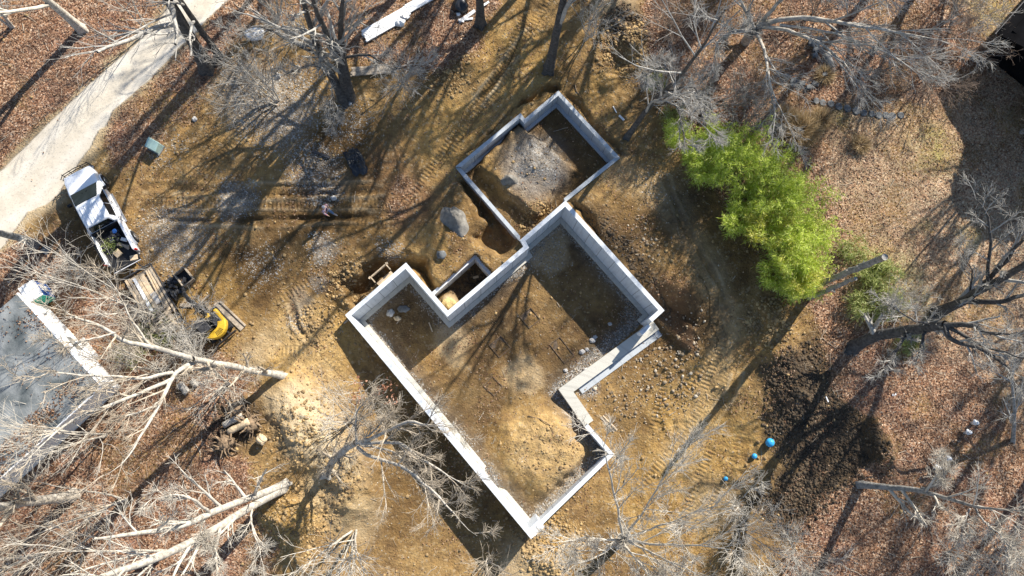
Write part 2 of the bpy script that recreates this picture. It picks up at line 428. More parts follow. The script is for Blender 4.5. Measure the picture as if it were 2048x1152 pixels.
dark = np.maximum.reduce([region([(1520, 720), (1640, 660), (1690, 780), (1790, 850), (1780, 940), (1680, 1030), (1600, 1090), (1500, 1010), (1580, 930), (1540, 850)], 1.6)*.95, spot(1560, 640, 2.4)*.4, spot(1620, 980, 2.6)*.9, spot(1480, 800, 2.0)*.35,  # dark topsoil at lower right, deepened to paint in tree crown shade
                          spot(1250, 60, 2.6)*.75, spot(1260, 190, 2.4)*.45, spot(870, 100, 2.6)*.5, spot(460, 850, 2.6)*.8, region([(1150, 410), (1270, 560), (1340, 650), (1380, 640), (1250, 450), (1190, 400)], .5)*.55,  # the strip along the right wall paints shade into the narrow trench
                          spot(1400, 640, 2.6)*.5, spot(1380, 420, 2.2)*.5, spot(540, 500, 3.0)*.35, spot(180, 470, 3.2)*.5, spot(1300, 460, 2.6)*.35, spot(660, 330, 2.0)*.3])  # spots right of the walls paint in bamboo and tree shade
db = sdf(X, Y, hole_in); dg = sdf(X, Y, gar); dby = sdf(X, Y, bay)
inb = db < 0
floor_dark = np.where(inb, .24+.6*fbm(X*.3, Y*.3, 131, 4)-.6*spot(1085, 900, 4.2, -1.6)-.3*spot(900, 700, 2.2, ZF)-.25*spot(1040, 740, 2.4, ZF), 0)  # moist floor tone with wall and tree shade painted in
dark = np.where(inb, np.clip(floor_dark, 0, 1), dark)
padl = np.clip(np.maximum.reduce([spot(905, 690, 2.2, ZF), spot(1048, 748, 2.0, ZF), spot(1095, 500, 2.3, ZF)*1.0])*1.6-.55+.9*fbm(X*.9, Y*.9, 177, 5), 0, 1)*inb  # pale floor patches, painting in the sunlit bands between tree shadows
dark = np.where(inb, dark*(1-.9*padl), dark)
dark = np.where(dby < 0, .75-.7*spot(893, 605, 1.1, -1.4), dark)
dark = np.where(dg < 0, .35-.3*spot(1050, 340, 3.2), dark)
gravel = np.maximum.reduce([spot(350, 480, 3.0)*.5, spot(470, 400, 2.0)*.5, spot(560, 210, 4.0)*.6, spot(500, 170, 2.5)*.45, spot(620, 330, 2.6)*.5, spot(700, 240, 2.4)*.35, spot(650, 385, 1.5)*.5,
                            spot(640, 500, 1.5)*.35, spot(640, 560, 1.0)*.3, spot(520, 530, 2.2)*.25, spot(780, 500, 1.3)*.4, spot(590, 640, .9)*.5, spot(1180, 770, 1.2, -2)*.6, spot(330, 300, 2)*.2, spot(1320, 370, 2.2)*.15])
gravel = np.where(inb, np.maximum.reduce([.85*(1-sm(.25, .95, -db+.4*fbm(X*1.2, Y*1.2, 133, 3))), spot(1090, 510, 2.0, ZF)*.25, spot(1270, 630, 1.2, ZF)*.5]), gravel)
gravel = np.where(dg < 0, spot(1075, 315, 2.1)*.35, gravel)
pale = np.maximum.reduce([region([(525, 790), (590, 765), (650, 800), (700, 880), (720, 960), (650, 940), (590, 910), (560, 850)], 1.1), spot(1230, 10, 2.0)*.7, spot(650, 980, 1.8)*.6, spot(1060, 1130, 2.4, -2)*.5,
                          spot(700, 1040, 2.2)*.5, should*.75, spot(500, 720, 1.6)*.5, spot(530, 690, 1.6)*.4, region([(520, 640), (620, 600), (660, 680), (700, 800), (640, 800), (580, 740)], .9)*.25, spot(1430, 1010, 2.6, -2)*.3, spot(1330, 100, 1.4)*.5])
PADL = np.clip(np.maximum.reduce([spot(905, 690, 2.2, ZF), spot(1048, 748, 2.0, ZF), spot(1095, 500, 2.3, ZF)*1.0])*1.6-.55+.9*fbm(X*.9, Y*.9, 177, 5), 0, 1)  # the same sunlit bands again, lightening the floor colour
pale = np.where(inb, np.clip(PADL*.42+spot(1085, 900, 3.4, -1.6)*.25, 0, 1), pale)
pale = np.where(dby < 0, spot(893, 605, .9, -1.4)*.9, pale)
red = np.maximum.reduce([spot(810, 400, 2.4)*.6, spot(1340, 600, 2.4)*.5, region([(1275, 590), (1300, 560), (1400, 660), (1390, 700), (1370, 690)], .3, -.3)*.7, spot(760, 330, 2.4)*.35, spot(1150, 830, 1.2, -2)*.3])
TRACKS = [pp(p) for p in [[(860, 350), (960, 215), (1060, 60), (1110, -30)], [(800, 420), (930, 240), (1010, 130), (1050, 30)], [(1290, 990), (1360, 900), (1440, 780), (1500, 690)],
                          [(1320, 860), (1340, 780), (1345, 720)], [(1380, 1060), (1400, 990), (1440, 900)], [(430, 330), (470, 290), (490, 230)], [(400, 300), (400, 350)],
                          [(700, 440), (800, 450)], [(740, 410), (850, 400)], [(880, 330), (985, 190), (1085, 40)], [(560, 700), (640, 700), (700, 760)], [(300, 405), (540, 412), (760, 405)], [(1245, 360), (1350, 440), (1430, 580), (1440, 690), (1380, 800)], [(1400, 560), (1455, 680), (1420, 780)], [(600, 650), (560, 600), (620, 560)], [(1430, 1040), (1480, 940), (1500, 860)]]]
grey = np.maximum.reduce([np.where(dg < 0, spot(1068, 325, 3.1)*1.0, 0), spot(500, 185, 3.2)*.55, spot(470, 405, 1.6)*.6, spot(650, 360, 2.2)*.5, spot(570, 245, 2.4)*.4, spot(650, 500, 1.0)*.7, spot(600, 600, 1.0)*.5, spot(640, 560, .8)*.6,
                          spot(1350, 390, 2.2)*.1, spot(1330, 60, 1.5)*.3, np.where(inb, .45*(1-sm(.4, 1.6, -db)), 0), spot(350, 480, 2.6)*.3, spot(1180, 770, 1.1, -2)*.6])*(1-road)
gold = np.maximum.reduce([spot(620, 690, 4.2), np.where(inb, spot(1090, 900, 4.6, -1.6), 0), spot(660, 1000, 2.6)*.8, spot(1420, 850, 5.5, -1.4)*.85, spot(1330, 1000, 5, -2)*.8, spot(560, 1050, 2.4), spot(1040, 120, 4.4)*.7, spot(900, 260, 3.4)*.7, spot(1210, 190, 2.6)*.6,
                          spot(830, 560, 2)*.5, spot(1560, 660, 2.4)*.8, spot(1540, 1000, 2.2)*.6, spot(410, 600, 3.4)*.7, spot(1100, 1100, 2.6, -2), np.where(dg < 0, spot(990, 340, 2.2)*.7, 0), spot(860, 500, 2)*.5])*(1-grey)
WORN = pp([(1215, 335), (1330, 400), (1420, 540), (1462, 670), (1420, 800), (1360, 920)], -.5); wq, _u = pline(WX, WY, WORN); rutq = np.full(X.shape, 9.)
for pl in RUTS:
    q, u = pline(X, Y, pl); L_ = np.linalg.norm(np.diff(pl, axis=0), axis=1).sum()
    q = q+.13*fbm(X*.7, Y*.7, 71, 3)+.04*fbm(X*3, Y*3, 75, 2); rutq = np.where(sm(0, 3, u)*sm(0, 3, L_-u)*(.5+fbm(X*.45, Y*.45, 73, 3)) > .2, np.minimum(rutq, q), rutq)
worn = (1-sm(.5, 1.5, wq))*(~inb)*(dg > 0)
RC = pp([(-60, 470), (50, 385), (180, 240), (300, 120), (410, 20), (460, -60)]); rq, _u = pline(X+.25*fbm(X*.6, Y*.6, 161, 3), Y, RC); gold = np.where(road > .3, np.exp(-((rq-.85)/.38)**2)*.9, gold)
pale = np.maximum.reduce([pale, worn*.22, np.clip(.5+.5*fbm(X*.9, Y*.9, 79, 3), 0, 1)*np.exp(-((rutq-.34)/.12)**2)*(~inb)]); red = red*(1-worn)
damp_shade = np.maximum.reduce([spot(640, 470, 6.0)*.7, spot(480, 560, 3.5)*.75, spot(560, 500, 3.5)*.5, spot(1380, 520, 6.5)*.72, spot(1280, 420, 4)*.6, spot(1180, 160, 3)*.5, spot(700, 310, 4.2)*.75, spot(930, 440, 2.6)*.5, spot(1340, 560, 4)*.5, spot(1460, 660, 3)*.55, spot(880, 130, 3.2)*.6,  # moist soil, plus shade painted right of the walls and at lower right
                          spot(180, 440, 3.6)*.5, spot(1560, 820, 4)*.4, spot(520, 190, 2.6)*.35, spot(820, 420, 3)*.35, spot(850, 1000, 5, -2)*.5])
damp_shade = np.maximum(damp_shade, np.clip(.4+.6*fbm(X*.8, Y*.8, 78, 3), 0, 1)*(1-sm(.1, .3, rutq))*(~inb))  # ruts coloured darker than their ridges
damp_shade = damp_shade*(.6+.9*sm(-.4, .5, fbm(X*.45, Y*.45, 151, 4)))*(1-.75*gold)*(1-.55*worn)
damp_shade = np.maximum(damp_shade, .55*sm(.0, .55, fbm(X*.28, Y*.28, 157, 4))*(1-gold)*(1-worn))
damp_shade = np.where(inb, np.clip(.45-.6*spot(1090, 900, 4.4, -1.6)-.8*padl+.25*fbm(X*.4, Y*.4, 153, 3), 0, 1), damp_shade)  # moist floor, darkened further to paint in the shade between the walls
damp_shade = np.where(dg < 0, .5*sm(-.2, .5, np.maximum(-.0+np.abs((X-at(1058, 338, -.2)[0])*math.cos(R(-42))+(Y-at(1058, 338, -.2)[1])*math.sin(R(-42)))-2.5, np.abs(-(X-at(1058, 338, -.2)[0])*math.sin(R(-42))+(Y-at(1058, 338, -.2)[1])*math.cos(R(-42)))-2.0)), damp_shade)*(1-road)  # darker towards the edges of the garage floor
tm = np.zeros(X.shape); tu = np.zeros(X.shape)
for k, pl in enumerate(TRACKS):
    q, u = pline(X, Y, pl)
    mk = (1-sm(.22, .34, q))*(.45+.55*sm(-.35, .25, fbm(X*.5, Y*.5, 141+k, 2)))
    b = mk > tm; tm = np.where(b, mk, tm); tu = np.where(b, u, tu)

def ground_mat():
    m, t, p = nodes('ground'); N, L = t.nodes.new, t.links.new
    tc = N('ShaderNodeTexCoord')
    def attr(n):
        a = N('ShaderNodeAttribute'); a.attribute_name = n; return a
    def noise(sc, det=6, rough=.6, off=0):
        n = N('ShaderNodeTexNoise'); n.inputs['Scale'].default_value = sc; n.inputs['Detail'].default_value = det; n.inputs['Roughness'].default_value = rough
        if off:
            mp = N('ShaderNodeMapping'); mp.inputs['Location'].default_value = (off, off*1.7, 0); L(tc.outputs['Object'], mp.inputs[0]); L(mp.outputs[0], n.inputs['Vector'])
        else: L(tc.outputs['Object'], n.inputs['Vector'])
        return n.outputs['Fac']
    def ramp(fac, stops, const=False):
        r = N('ShaderNodeValToRGB'); e = r.color_ramp.elements
        while len(e) < len(stops): e.new(.5)
        for k, (pos, c) in enumerate(stops): e[k].position = pos; e[k].color = (*c, 1)
        if const: r.color_ramp.interpolation = 'CONSTANT'
        L(fac, r.inputs[0]); return r.outputs[0]
    def mix(f, a, b, mode='MIX'):
        x = N('ShaderNodeMix'); x.data_type = 'RGBA'; x.blend_type = mode
        if isinstance(f, float): x.inputs[0].default_value = f
        else: L(f, x.inputs[0])
        for s, v in ((6, a), (7, b)):
            if isinstance(v, tuple): x.inputs[s].default_value = (*v, 1)
            else: L(v, x.inputs[s])
        return x.outputs[2]
    def mth(op, a, b=None, c=None, clamp=False):
        x = N('ShaderNodeMath'); x.operation = op; x.use_clamp = clamp
        for k, v in enumerate((a, b, c)):
            if v is None: continue
            if isinstance(v, (int, float)): x.inputs[k].default_value = v
            else: L(v, x.inputs[k])
        return x.outputs[0]
    def sep(o):
        s = N('ShaderNodeSeparateColor'); L(o, s.inputs[0]); return s.outputs
    ma, mb, mc = attr('mask_a'), attr('mask_b'), attr('mask_c')
    leaf, road, moss = sep(ma.outputs['Color'])[:3]; dark, gravel, pale = sep(mb.outputs['Color'])[:3]; red, lawn, track = sep(mc.outputs['Color'])[:3]
    tu = attr('track_u').outputs['Fac']; grey = ma.outputs['Alpha']; gold = mb.outputs['Alpha']; damp_shade = mc.outputs['Alpha']
    wave = mth('SINE', mth('MULTIPLY', tu, 2*math.pi/.25))
    n1, n2, n3, n4 = noise(.35, 8, .65), noise(1.7, 8, .7, 3), noise(9, 5, .7, 7), noise(.9, 6, .65, 13)
    clay = ramp(n1, [(.30, (.085, .052, .026)), (.45, (.205, .125, .052)), (.60, (.345, .222, .09)), (.75, (.42, .30, .14))])
    clay2 = ramp(n2, [(.30, (.065, .041, .024)), (.48, (.225, .137, .057)), (.68, (.42, .285, .125))])
    d = mix(.55, clay, clay2)
    orange = ramp(n4, [(.50, (0, 0, 0)), (.66, (1, 1, 1))])
    d = mix(mth('MULTIPLY', orange, .45), d, (.40, .235, .075))
    d = mix(mth('MULTIPLY', red, .75), d, (.22, .115, .075))
    d = mix(mth('MULTIPLY', gold, mth('MULTIPLY_ADD', n4, 1.2, -.05, clamp=True)), d, ramp(n2, [(.28, (.22, .12, .035)), (.48, (.42, .255, .075)), (.70, (.58, .39, .14))]))
    # speckle of small stones and crumbs in the soil
    v1 = N('ShaderNodeTexVoronoi'); v1.inputs['Scale'].default_value = 7.5; L(tc.outputs['Object'], v1.inputs['Vector'])
    s1 = sep(v1.outputs['Color'])
    d = mix(mth('MULTIPLY', mth('GREATER_THAN', s1[0], .93), .30), d, (.52, .42, .28))
    d = mix(mth('MULTIPLY', mth('LESS_THAN', s1[0], .12), .35), d, (.13, .09, .055))
    d = mix(mth('MULTIPLY', grey, mth('MULTIPLY_ADD', n2, 1.3, .05, clamp=True)), d, ramp(n3, [(.3, (.17, .165, .155)), (.5, (.27, .265, .25)), (.7, (.36, .35, .33))]))
    pal = mix(n2, (.36, .27, .15), (.64, .53, .36))
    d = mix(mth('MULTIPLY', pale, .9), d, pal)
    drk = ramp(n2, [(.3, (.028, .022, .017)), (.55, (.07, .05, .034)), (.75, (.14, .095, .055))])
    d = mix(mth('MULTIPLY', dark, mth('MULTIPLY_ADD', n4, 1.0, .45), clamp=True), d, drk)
    dm = mth('MULTIPLY', damp_shade, mth('MULTIPLY_ADD', n2, .9, .5, clamp=True))
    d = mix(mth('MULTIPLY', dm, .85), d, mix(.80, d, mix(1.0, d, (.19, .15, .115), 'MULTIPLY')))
    d = mix(mth('MULTIPLY', mth('MULTIPLY', track, mth('GREATER_THAN', wave, .35)), .30), d, (.10, .065, .035))
    # gravel: pebble sized cells of greys
    v2 = N('ShaderNodeTexVoronoi'); v2.inputs['Scale'].default_value = 15; L(tc.outputs['Object'], v2.inputs['Vector'])
    s2 = sep(v2.outputs['Color'])
    gcol = ramp(s2[1], [(0, (.10, .095, .085)), (.4, (.22, .21, .19)), (.8, (.34, .325, .30)), (1, (.60, .585, .55))])
    gf = mth('GREATER_THAN', mth('ADD', mth('MULTIPLY', gravel, 1.15), mth('MULTIPLY_ADD', n2, 1.1, -.62)), s2[0])
    d = mix(mth('MULTIPLY', gf, .75), d, gcol)
    # fallen leaves: one colour per cell
    wv = N('ShaderNodeVectorMath'); wv.operation = 'MULTIPLY_ADD'
    nzc = N('ShaderNodeTexNoise'); nzc.inputs['Scale'].default_value = 5; L(tc.outputs['Object'], nzc.inputs['Vector'])
    L(nzc.outputs['Color'], wv.inputs[0]); wv.inputs[1].default_value = (.12, .12, 0); L(tc.outputs['Object'], wv.inputs[2])
    v3 = N('ShaderNodeTexVoronoi'); v3.inputs['Scale'].default_value = 11; L(wv.outputs[0], v3.inputs['Vector'])
    s3 = sep(v3.outputs['Color'])
    lc = ramp(s3[0], [(0, (.06, .034, .024)), (.2, (.17, .085, .048)), (.42, (.29, .15, .08)), (.62, (.40, .23, .13)), (.82, (.52, .345, .22)), (1, (.66, .52, .38))])
    lc = mix(mth('MULTIPLY', ramp(n1, [(.42, (0, 0, 0)), (.62, (1, 1, 1))]), .30), lc, (.30, .15, .12))
    lc = mix(mth('MULTIPLY', ramp(n4, [(.40, (1, 1, 1)), (.52, (0, 0, 0))]), .62), lc, (.085, .058, .045))
    grass = mix(n3, (.46, .37, .21), (.66, .55, .37))
    lw = mix(mth('MULTIPLY_ADD', s3[1], .55, .1), lc, grass)
    lc = mix(mth('MULTIPLY', lawn, .8), lc, lw)
    lf = mth('GREATER_THAN', mth('ADD', mth('MULTIPLY', leaf, 1.25), mth('MULTIPLY_ADD', n2, .5, -.3)), s3[2])
    d = mix(mth('MULTIPLY', lf, mth('MULTIPLY', leaf, 1.0, clamp=True)), d, lc)
    mcol = mix(n3, (.27, .26, .06), (.46, .44, .13))
    d = mix(mth('MULTIPLY', mth('MULTIPLY', moss, mth('MULTIPLY_ADD', n2, 1.6, -.25), clamp=True), .75), d, mcol)
    rc = ramp(n2, [(.3, (.46, .405, .32)), (.7, (.60, .535, .435))])
    rc = mix(mth('MULTIPLY', ramp(n1, [(.5, (0, 0, 0)), (.7, (1, 1, 1))]), .35), rc, (.40, .355, .28))
    rc = mix(mth('MULTIPLY', gold, mth('MULTIPLY_ADD', n2, .8, .1)), rc, (.62, .585, .52))
    rc = mix(mth('MULTIPLY', mth('GREATER_THAN', s2[0], .90), .35), rc, (.28, .26, .23))
    d = mix(road, d, rc)
    L(d, p.inputs['Base Color'])
    p.inputs['Roughness'].default_value = .95; p.inputs['Specular IOR Level'].default_value = .15
    # relief
    hgt = mth('ADD', mth('MULTIPLY', n3, .05), mth('MULTIPLY', n2, .13))
    hgt = mth('ADD', hgt, mth('MULTIPLY', mth('SUBTRACT', .5, v1.outputs['Distance']), .028))
    hgt = mth('ADD', hgt, mth('MULTIPLY', mth('MULTIPLY', lf, leaf), mth('MULTIPLY', s3[1], .05)))
    hgt = mth('MULTIPLY', hgt, mth('SUBTRACT', 1.0, mth('MULTIPLY', road, .92)))
    hgt = mth('ADD', hgt, mth('MULTIPLY', mth('MULTIPLY', wave, track), .022))
    b = N('ShaderNodeBump'); b.inputs['Strength'].default_value = 1.0; b.inputs['Distance'].default_value = 1.0
    L(hgt, b.inputs['Height']); L(b.outputs[0], p.inputs['Normal'])
    return m

me = mesh_np('ground', np.stack([X, Y, Z], 1), quads, ground_mat(), True)
def setc(n, a, b, c, e):
    at_ = me.attributes.new(n, 'FLOAT_COLOR', 'POINT')
    at_.data.foreach_set('color', np.clip(np.stack([a, b, c, e], 1), 0, 1).astype(np.float32).ravel())
setc('mask_a', leaf, road, moss, grey); setc('mask_b', dark, gravel, pale, gold); setc('mask_c', red, lawn, tm, damp_shade)
ta = me.attributes.new('track_u', 'FLOAT', 'POINT'); ta.data.foreach_set('value', tu.astype(np.float32))
tag(link('ground', me), kind='structure')
Zg = Z.reshape(shp)
def gz(x, y):
    """fast height lookup on the ground mesh"""
    i = np.clip(np.searchsorted(gx, x)-1, 0, nxg-2); j = np.clip(np.searchsorted(gy, y)-1, 0, nyg-2)
    fx = (x-gx[i])/(gx[i+1]-gx[i]); fy = (y-gy[j])/(gy[j+1]-gy[j])
    return (Zg[j, i]*(1-fx)+Zg[j, i+1]*fx)*(1-fy)+(Zg[j+1, i]*(1-fx)+Zg[j+1, i+1]*fx)*fy
def gp(px, py, dz=0.0):
    z = 0.0
    for _ in range(6):
        p = at(px, py, z); z = float(gz(p[0], p[1]))
    p[2] = z+dz; return p

# ------------------------------------------------------------------ concrete foundation
def concrete_mat(name, col):
    m, t, p = nodes(name); N, L = t.nodes.new, t.links.new
    uv = N('ShaderNodeUVMap'); uv.uv_map = 'wall'
    tc = N('ShaderNodeTexCoord')
    sp = N('ShaderNodeSeparateXYZ'); L(uv.outputs[0], sp.inputs[0])
    def mth(op, a, b=None):
        x = N('ShaderNodeMath'); x.operation = op
        for k, v in enumerate((a, b)):
            if v is None: continue
            if isinstance(v, (int, float)): x.inputs[k].default_value = v
            else: L(v, x.inputs[k])
        return x.outputs[0]
    def seam(o, per, wd):
        f = mth('FRACT', mth('DIVIDE', o, per)); return mth('LESS_THAN', mth('MULTIPLY', mth('MINIMUM', f, mth('SUBTRACT', 1.0, f)), per), wd)
    line = mth('MAXIMUM', seam(sp.outputs[0], 1.22, .024), mth('MULTIPLY', seam(sp.outputs[0], .61, .007), .5))
    line = mth('MULTIPLY', line, mth('GREATER_THAN', sp.outputs[1], .002))
    n = N('ShaderNodeTexNoise'); n.inputs['Scale'].default_value = 1.6; n.inputs['Detail'].default_value = 8; L(tc.outputs['Object'], n.inputs['Vector'])
    pm = N('ShaderNodeTexWhiteNoise'); pm.noise_dimensions = '1D'; L(mth('FLOOR', mth('DIVIDE', sp.outputs[0], .61)), pm.inputs['W'])
    cr = N('ShaderNodeValToRGB'); e = cr.color_ramp.elements
    e[0].position = .3; e[0].color = (*[c*.72 for c in col], 1); e[1].position = .68; e[1].color = (*[c*1.08 for c in col], 1)
    L(mth('ADD', n.outputs['Fac'], mth('MULTIPLY_ADD', pm.outputs[0], .12)), cr.inputs[0])
    mx = N('ShaderNodeMix'); mx.data_type = 'RGBA'; L(mth('MULTIPLY', line, .75), mx.inputs[0]); L(cr.outputs[0], mx.inputs[6]); mx.inputs[7].default_value = (*[c*.35 for c in col], 1)
    # run stains down the face and mud splashed along the foot of the wall
    cx = N('ShaderNodeCombineXYZ'); L(mth('MULTIPLY', sp.outputs[0], 2.2), cx.inputs[0]); L(mth('MULTIPLY', sp.outputs[1], .25), cx.inputs[1])
    sn = N('ShaderNodeTexNoise'); sn.inputs['Scale'].default_value = 1.6; sn.inputs['Detail'].default_value = 5; L(cx.outputs[0], sn.inputs['Vector'])
    st = N('ShaderNodeMapRange'); st.inputs['From Min'].default_value = .50; st.inputs['From Max'].default_value = .72; L(sn.outputs['Fac'], st.inputs['Value'])
    m2 = N('ShaderNodeMix'); m2.data_type = 'RGBA'; L(mth('MULTIPLY', st.outputs[0], .45), m2.inputs[0]); L(mx.outputs[2], m2.inputs[6]); m2.inputs[7].default_value = (*[c*.5 for c in col], 1)
    face = mth('GREATER_THAN', sp.outputs[1], .002)
    mr = N('ShaderNodeMapRange'); mr.inputs['From Min'].default_value = .95; mr.inputs['From Max'].default_value = .5; L(mth('ADD', sp.outputs[1], mth('MULTIPLY', n.outputs['Fac'], .6)), mr.inputs['Value'])
    m3 = N('ShaderNodeMix'); m3.data_type = 'RGBA'; L(mth('MULTIPLY', mth('MULTIPLY', mr.outputs[0], face), .7), m3.inputs[0]); L(m2.outputs[2], m3.inputs[6]); m3.inputs[7].default_value = (.27, .19, .11, 1)
    tie = N('ShaderNodeMix'); tie.data_type = 'RGBA'; L(mth('MULTIPLY', mth('MULTIPLY', seam(sp.outputs[0], .61, .03), seam(sp.outputs[1], .61, .03)), mth('MULTIPLY', face, .5)), tie.inputs[0]); L(m3.outputs[2], tie.inputs[6]); tie.inputs[7].default_value = (.12, .12, .12, 1)
    # blotches and crumbs of soil on the wall tops
    n5 = N('ShaderNodeTexNoise'); n5.inputs['Scale'].default_value = 3.2; n5.inputs['Detail'].default_value = 9; n5.inputs['Roughness'].default_value = .75; L(tc.outputs['Object'], n5.inputs['Vector'])
    bl = N('ShaderNodeMapRange'); bl.inputs['From Min'].default_value = .57; bl.inputs['From Max'].default_value = .70; L(n5.outputs['Fac'], bl.inputs['Value'])
    m5 = N('ShaderNodeMix'); m5.data_type = 'RGBA'; L(mth('MULTIPLY', bl.outputs[0], .28), m5.inputs[0]); L(tie.outputs[2], m5.inputs[6]); m5.inputs[7].default_value = (.26, .215, .155, 1)
    L(m5.outputs[2], p.inputs['Base Color']); p.inputs['Roughness'].default_value = .85
    n2 = N('ShaderNodeTexNoise'); n2.inputs['Scale'].default_value = 14; n2.inputs['Detail'].default_value = 6; L(tc.outputs['Object'], n2.inputs['Vector'])
    b = N('ShaderNodeBump'); b.inputs['Strength'].default_value = .25; b.inputs['Distance'].default_value = .03
    L(mth('SUBTRACT', n2.outputs['Fac'], mth('MULTIPLY', line, .5)), b.inputs['Height']); L(b.outputs[0], p.inputs['Normal'])
    return m
M['concrete'] = concrete_mat('poured_concrete', (.56, .585, .61)); M['concrete2'] = concrete_mat('old_concrete', (.46, .44, .385)); M['concrete3'] = concrete_mat('garage_concrete', (.38, .405, .425))

def wall_seg(name, o0, o1, i0, i1, zt, zb, mt, parent, cap0=True, cap1=True, zt1=None):
    """prism between the outer edge o0-o1 and the inner edge i0-i1"""
    L_ = math.dist(o0, o1); n = max(1, int(L_/.61))
    zt1 = zt if zt1 is None else zt1
    V, U, Fs = [], [], []
    for k in range(n+1):
        t = k/n; z = zt+(zt1-zt)*t
        wob = random.uniform(-.012, .012)
        for (a, b) in ((o0, o1), (i0, i1)):
            x, y = a[0]+(b[0]-a[0])*t, a[1]+(b[1]-a[1])*t
            V += [(x, y, zb), (x, y, z+wob)]
    for k in range(n):
        a, b = 4*k, 4*k+4
        Fs += [(a, b, b+1, a+1), (a+2, a+3, b+3, b+2), (a+1, b+1, b+3, a+3), (a, a+2, b+2, b)]
    if cap0: Fs.append((0, 1, 3, 2))
    if cap1: Fs.append((4*n, 4*n+2, 4*n+3, 4*n+1))
    me = bpy.data.meshes.new(name); me.from_pydata(V, [], Fs); me.update(); me.materials.append(mt)
    ul = me.uv_layers.new(name='wall')
    for pl in me.polygons:
        for li in pl.loop_indices:
            vi = me.loops[li].vertex_index; co = me.vertices[vi].co
            s = (vi//4)/n*L_
            top = abs(pl.normal.z) > .7
            ul.data[li].uv = (s, 0 if top else (co.z-zb+.01))
    return link(name, me, parent)

def offset_line(pts, d, closed=False):
    pts = [np.array(p) for p in pts]; n = len(pts); o = []
    for i in range(n):
        a = pts[i-1] if (i > 0 or closed) else None; c = pts[(i+1) % n] if (i < n-1 or closed) else None
        b = pts[i]
        ns = []
        if a is not None: e = (b-a)/np.linalg.norm(b-a); ns.append(np.array([e[1], -e[0]]))
        if c is not None: e = (c-b)/np.linalg.norm(c-b); ns.append(np.array([e[1], -e[0]]))
        if len(ns) == 1: o.append(b+ns[0]*d)
        else:
            m = ns[0]+ns[1]; o.append(b+m*d*2/(m@m))
    return o

fnd = thing('house_foundation', 'L shaped grey concrete basement and garage foundation walls in the middle of the dug site', 'foundation', (0, 0, 0))
BW = [J, A_, B_, D_, E_, F_, G_, H_, H2]
inn = offset_line(BW, .27)
foot = offset_line(BW, .27+.02); foot2 = offset_line(BW, .27+.30)
for k in range(len(BW)-1):
    n_ = len(BW)-2
    o = wall_seg('basement_wall', BW[k], BW[k+1], inn[k], inn[k+1], ZT, ZF-.5, M['concrete'], fnd, k == 0, k == n_)
    wall_seg('footing', foot[k], foot[k+1], foot2[k], foot2[k+1], ZF+.16, ZF-.5, M['concrete2'], fnd, k == 0, k == n_)
# the step down behind the right corner
e = np.array(H_)-np.array(H2); e = e/np.linalg.norm(e); nn = np.array([-e[1], e[0]])
s0 = np.array(H2)-e*.003; s1 = s0-e*.75
wall_seg('step_wall', tuple(s0), tuple(s1), tuple(s0+nn*-.27), tuple(s1+nn*-.27), -.75, ZF-.5, M['concrete'], fnd)
# low wide wall and its outer ledge
lo, li = offset_line(LW, -.34), offset_line(LW, .34)
for k in range(2):
    wall_seg('low_wall', lo[k], lo[k+1], li[k], li[k+1], ZL, ZF-.6, M['concrete2'], fnd, True, k == 1)
la, lb = offset_line(LW[:2], -.343), offset_line(LW[:2], -.78)
ee = (np.array(la[1])-np.array(la[0])); ee = ee/np.linalg.norm(ee)
wall_seg('ledge', la[0], tuple(np.array(la[1])-ee*.75), lb[0], tuple(np.array(lb[1])-ee*.75), ZL-.30, ZF-.6, M['concrete3'], fnd)
# low narrow wall
no, ni = offset_line(NWP, -.0), offset_line(NWP, .26)
for k in range(2):
    wall_seg('narrow_wall', no[k], no[k+1], ni[k], ni[k+1], ZN, ZF-.6, M['concrete'], fnd, k == 0, True)
cj = np.array(J); d1 = np.array(NWP[1])-cj; d1 = d1/np.linalg.norm(d1); n1 = np.array([-d1[1], d1[0]])
p0 = cj+d1*.28; p1 = p0+d1*.75
wall_seg('corner_block', tuple(p0-n1*.05), tuple(p1-n1*.05), tuple(p0+n1*.5), tuple(p1+n1*.5), ZT-.08, ZF-.5, M['concrete'], fnd)
# garage
gi = offset_line(GAR, .24, True)
for k in range(len(GAR)):
    if k == 2: continue                                        # shares the basement wall
    k2 = (k+1) % len(GAR)
    o0, o1, i0, i1 = [np.array(q) for q in (GAR[k], GAR[k2], gi[k], gi[k2])]
    zt = ZG
    if k in (3,): zt = ZG-.28
    if k == 1: zt = ZG-.18
    if k == 1: u = (o1-o0)/np.linalg.norm(o1-o0); o1 = o1-u*.02; i1 = i1-u*.1
    wall_seg('garage_wall', tuple(o0), tuple(o1), tuple(i0), tuple(i1), zt, -1.6, M['concrete3'], fnd, True, True)
gf1, gf2 = offset_line(GAR, .245, True), offset_line(GAR, .45, True)
for k in (0, 4, 5, 6):
    k2 = (k+1) % len(GAR)
    wall_seg('garage_footing', gf1[k], gf1[k2], gf2[k], gf2[k2], -.86, -1.6, M['concrete3'], fnd, False, False)
go1, go2 = offset_line(GAR, -.003, True), offset_line(GAR, -.22, True)
wall_seg('garage_footing', go1[1], go1[2], go2[1], go2[2], -.55, -1.6, M['concrete3'], fnd, True, True)
# bay
bi = offset_line(BAY, -.22); 
for k in range(2):
    wall_seg('bay_wall', BAY[k], BAY[k+1], bi[k], bi[k+1], -.45, -2.6, M['concrete'], fnd, k == 0, k == 1)
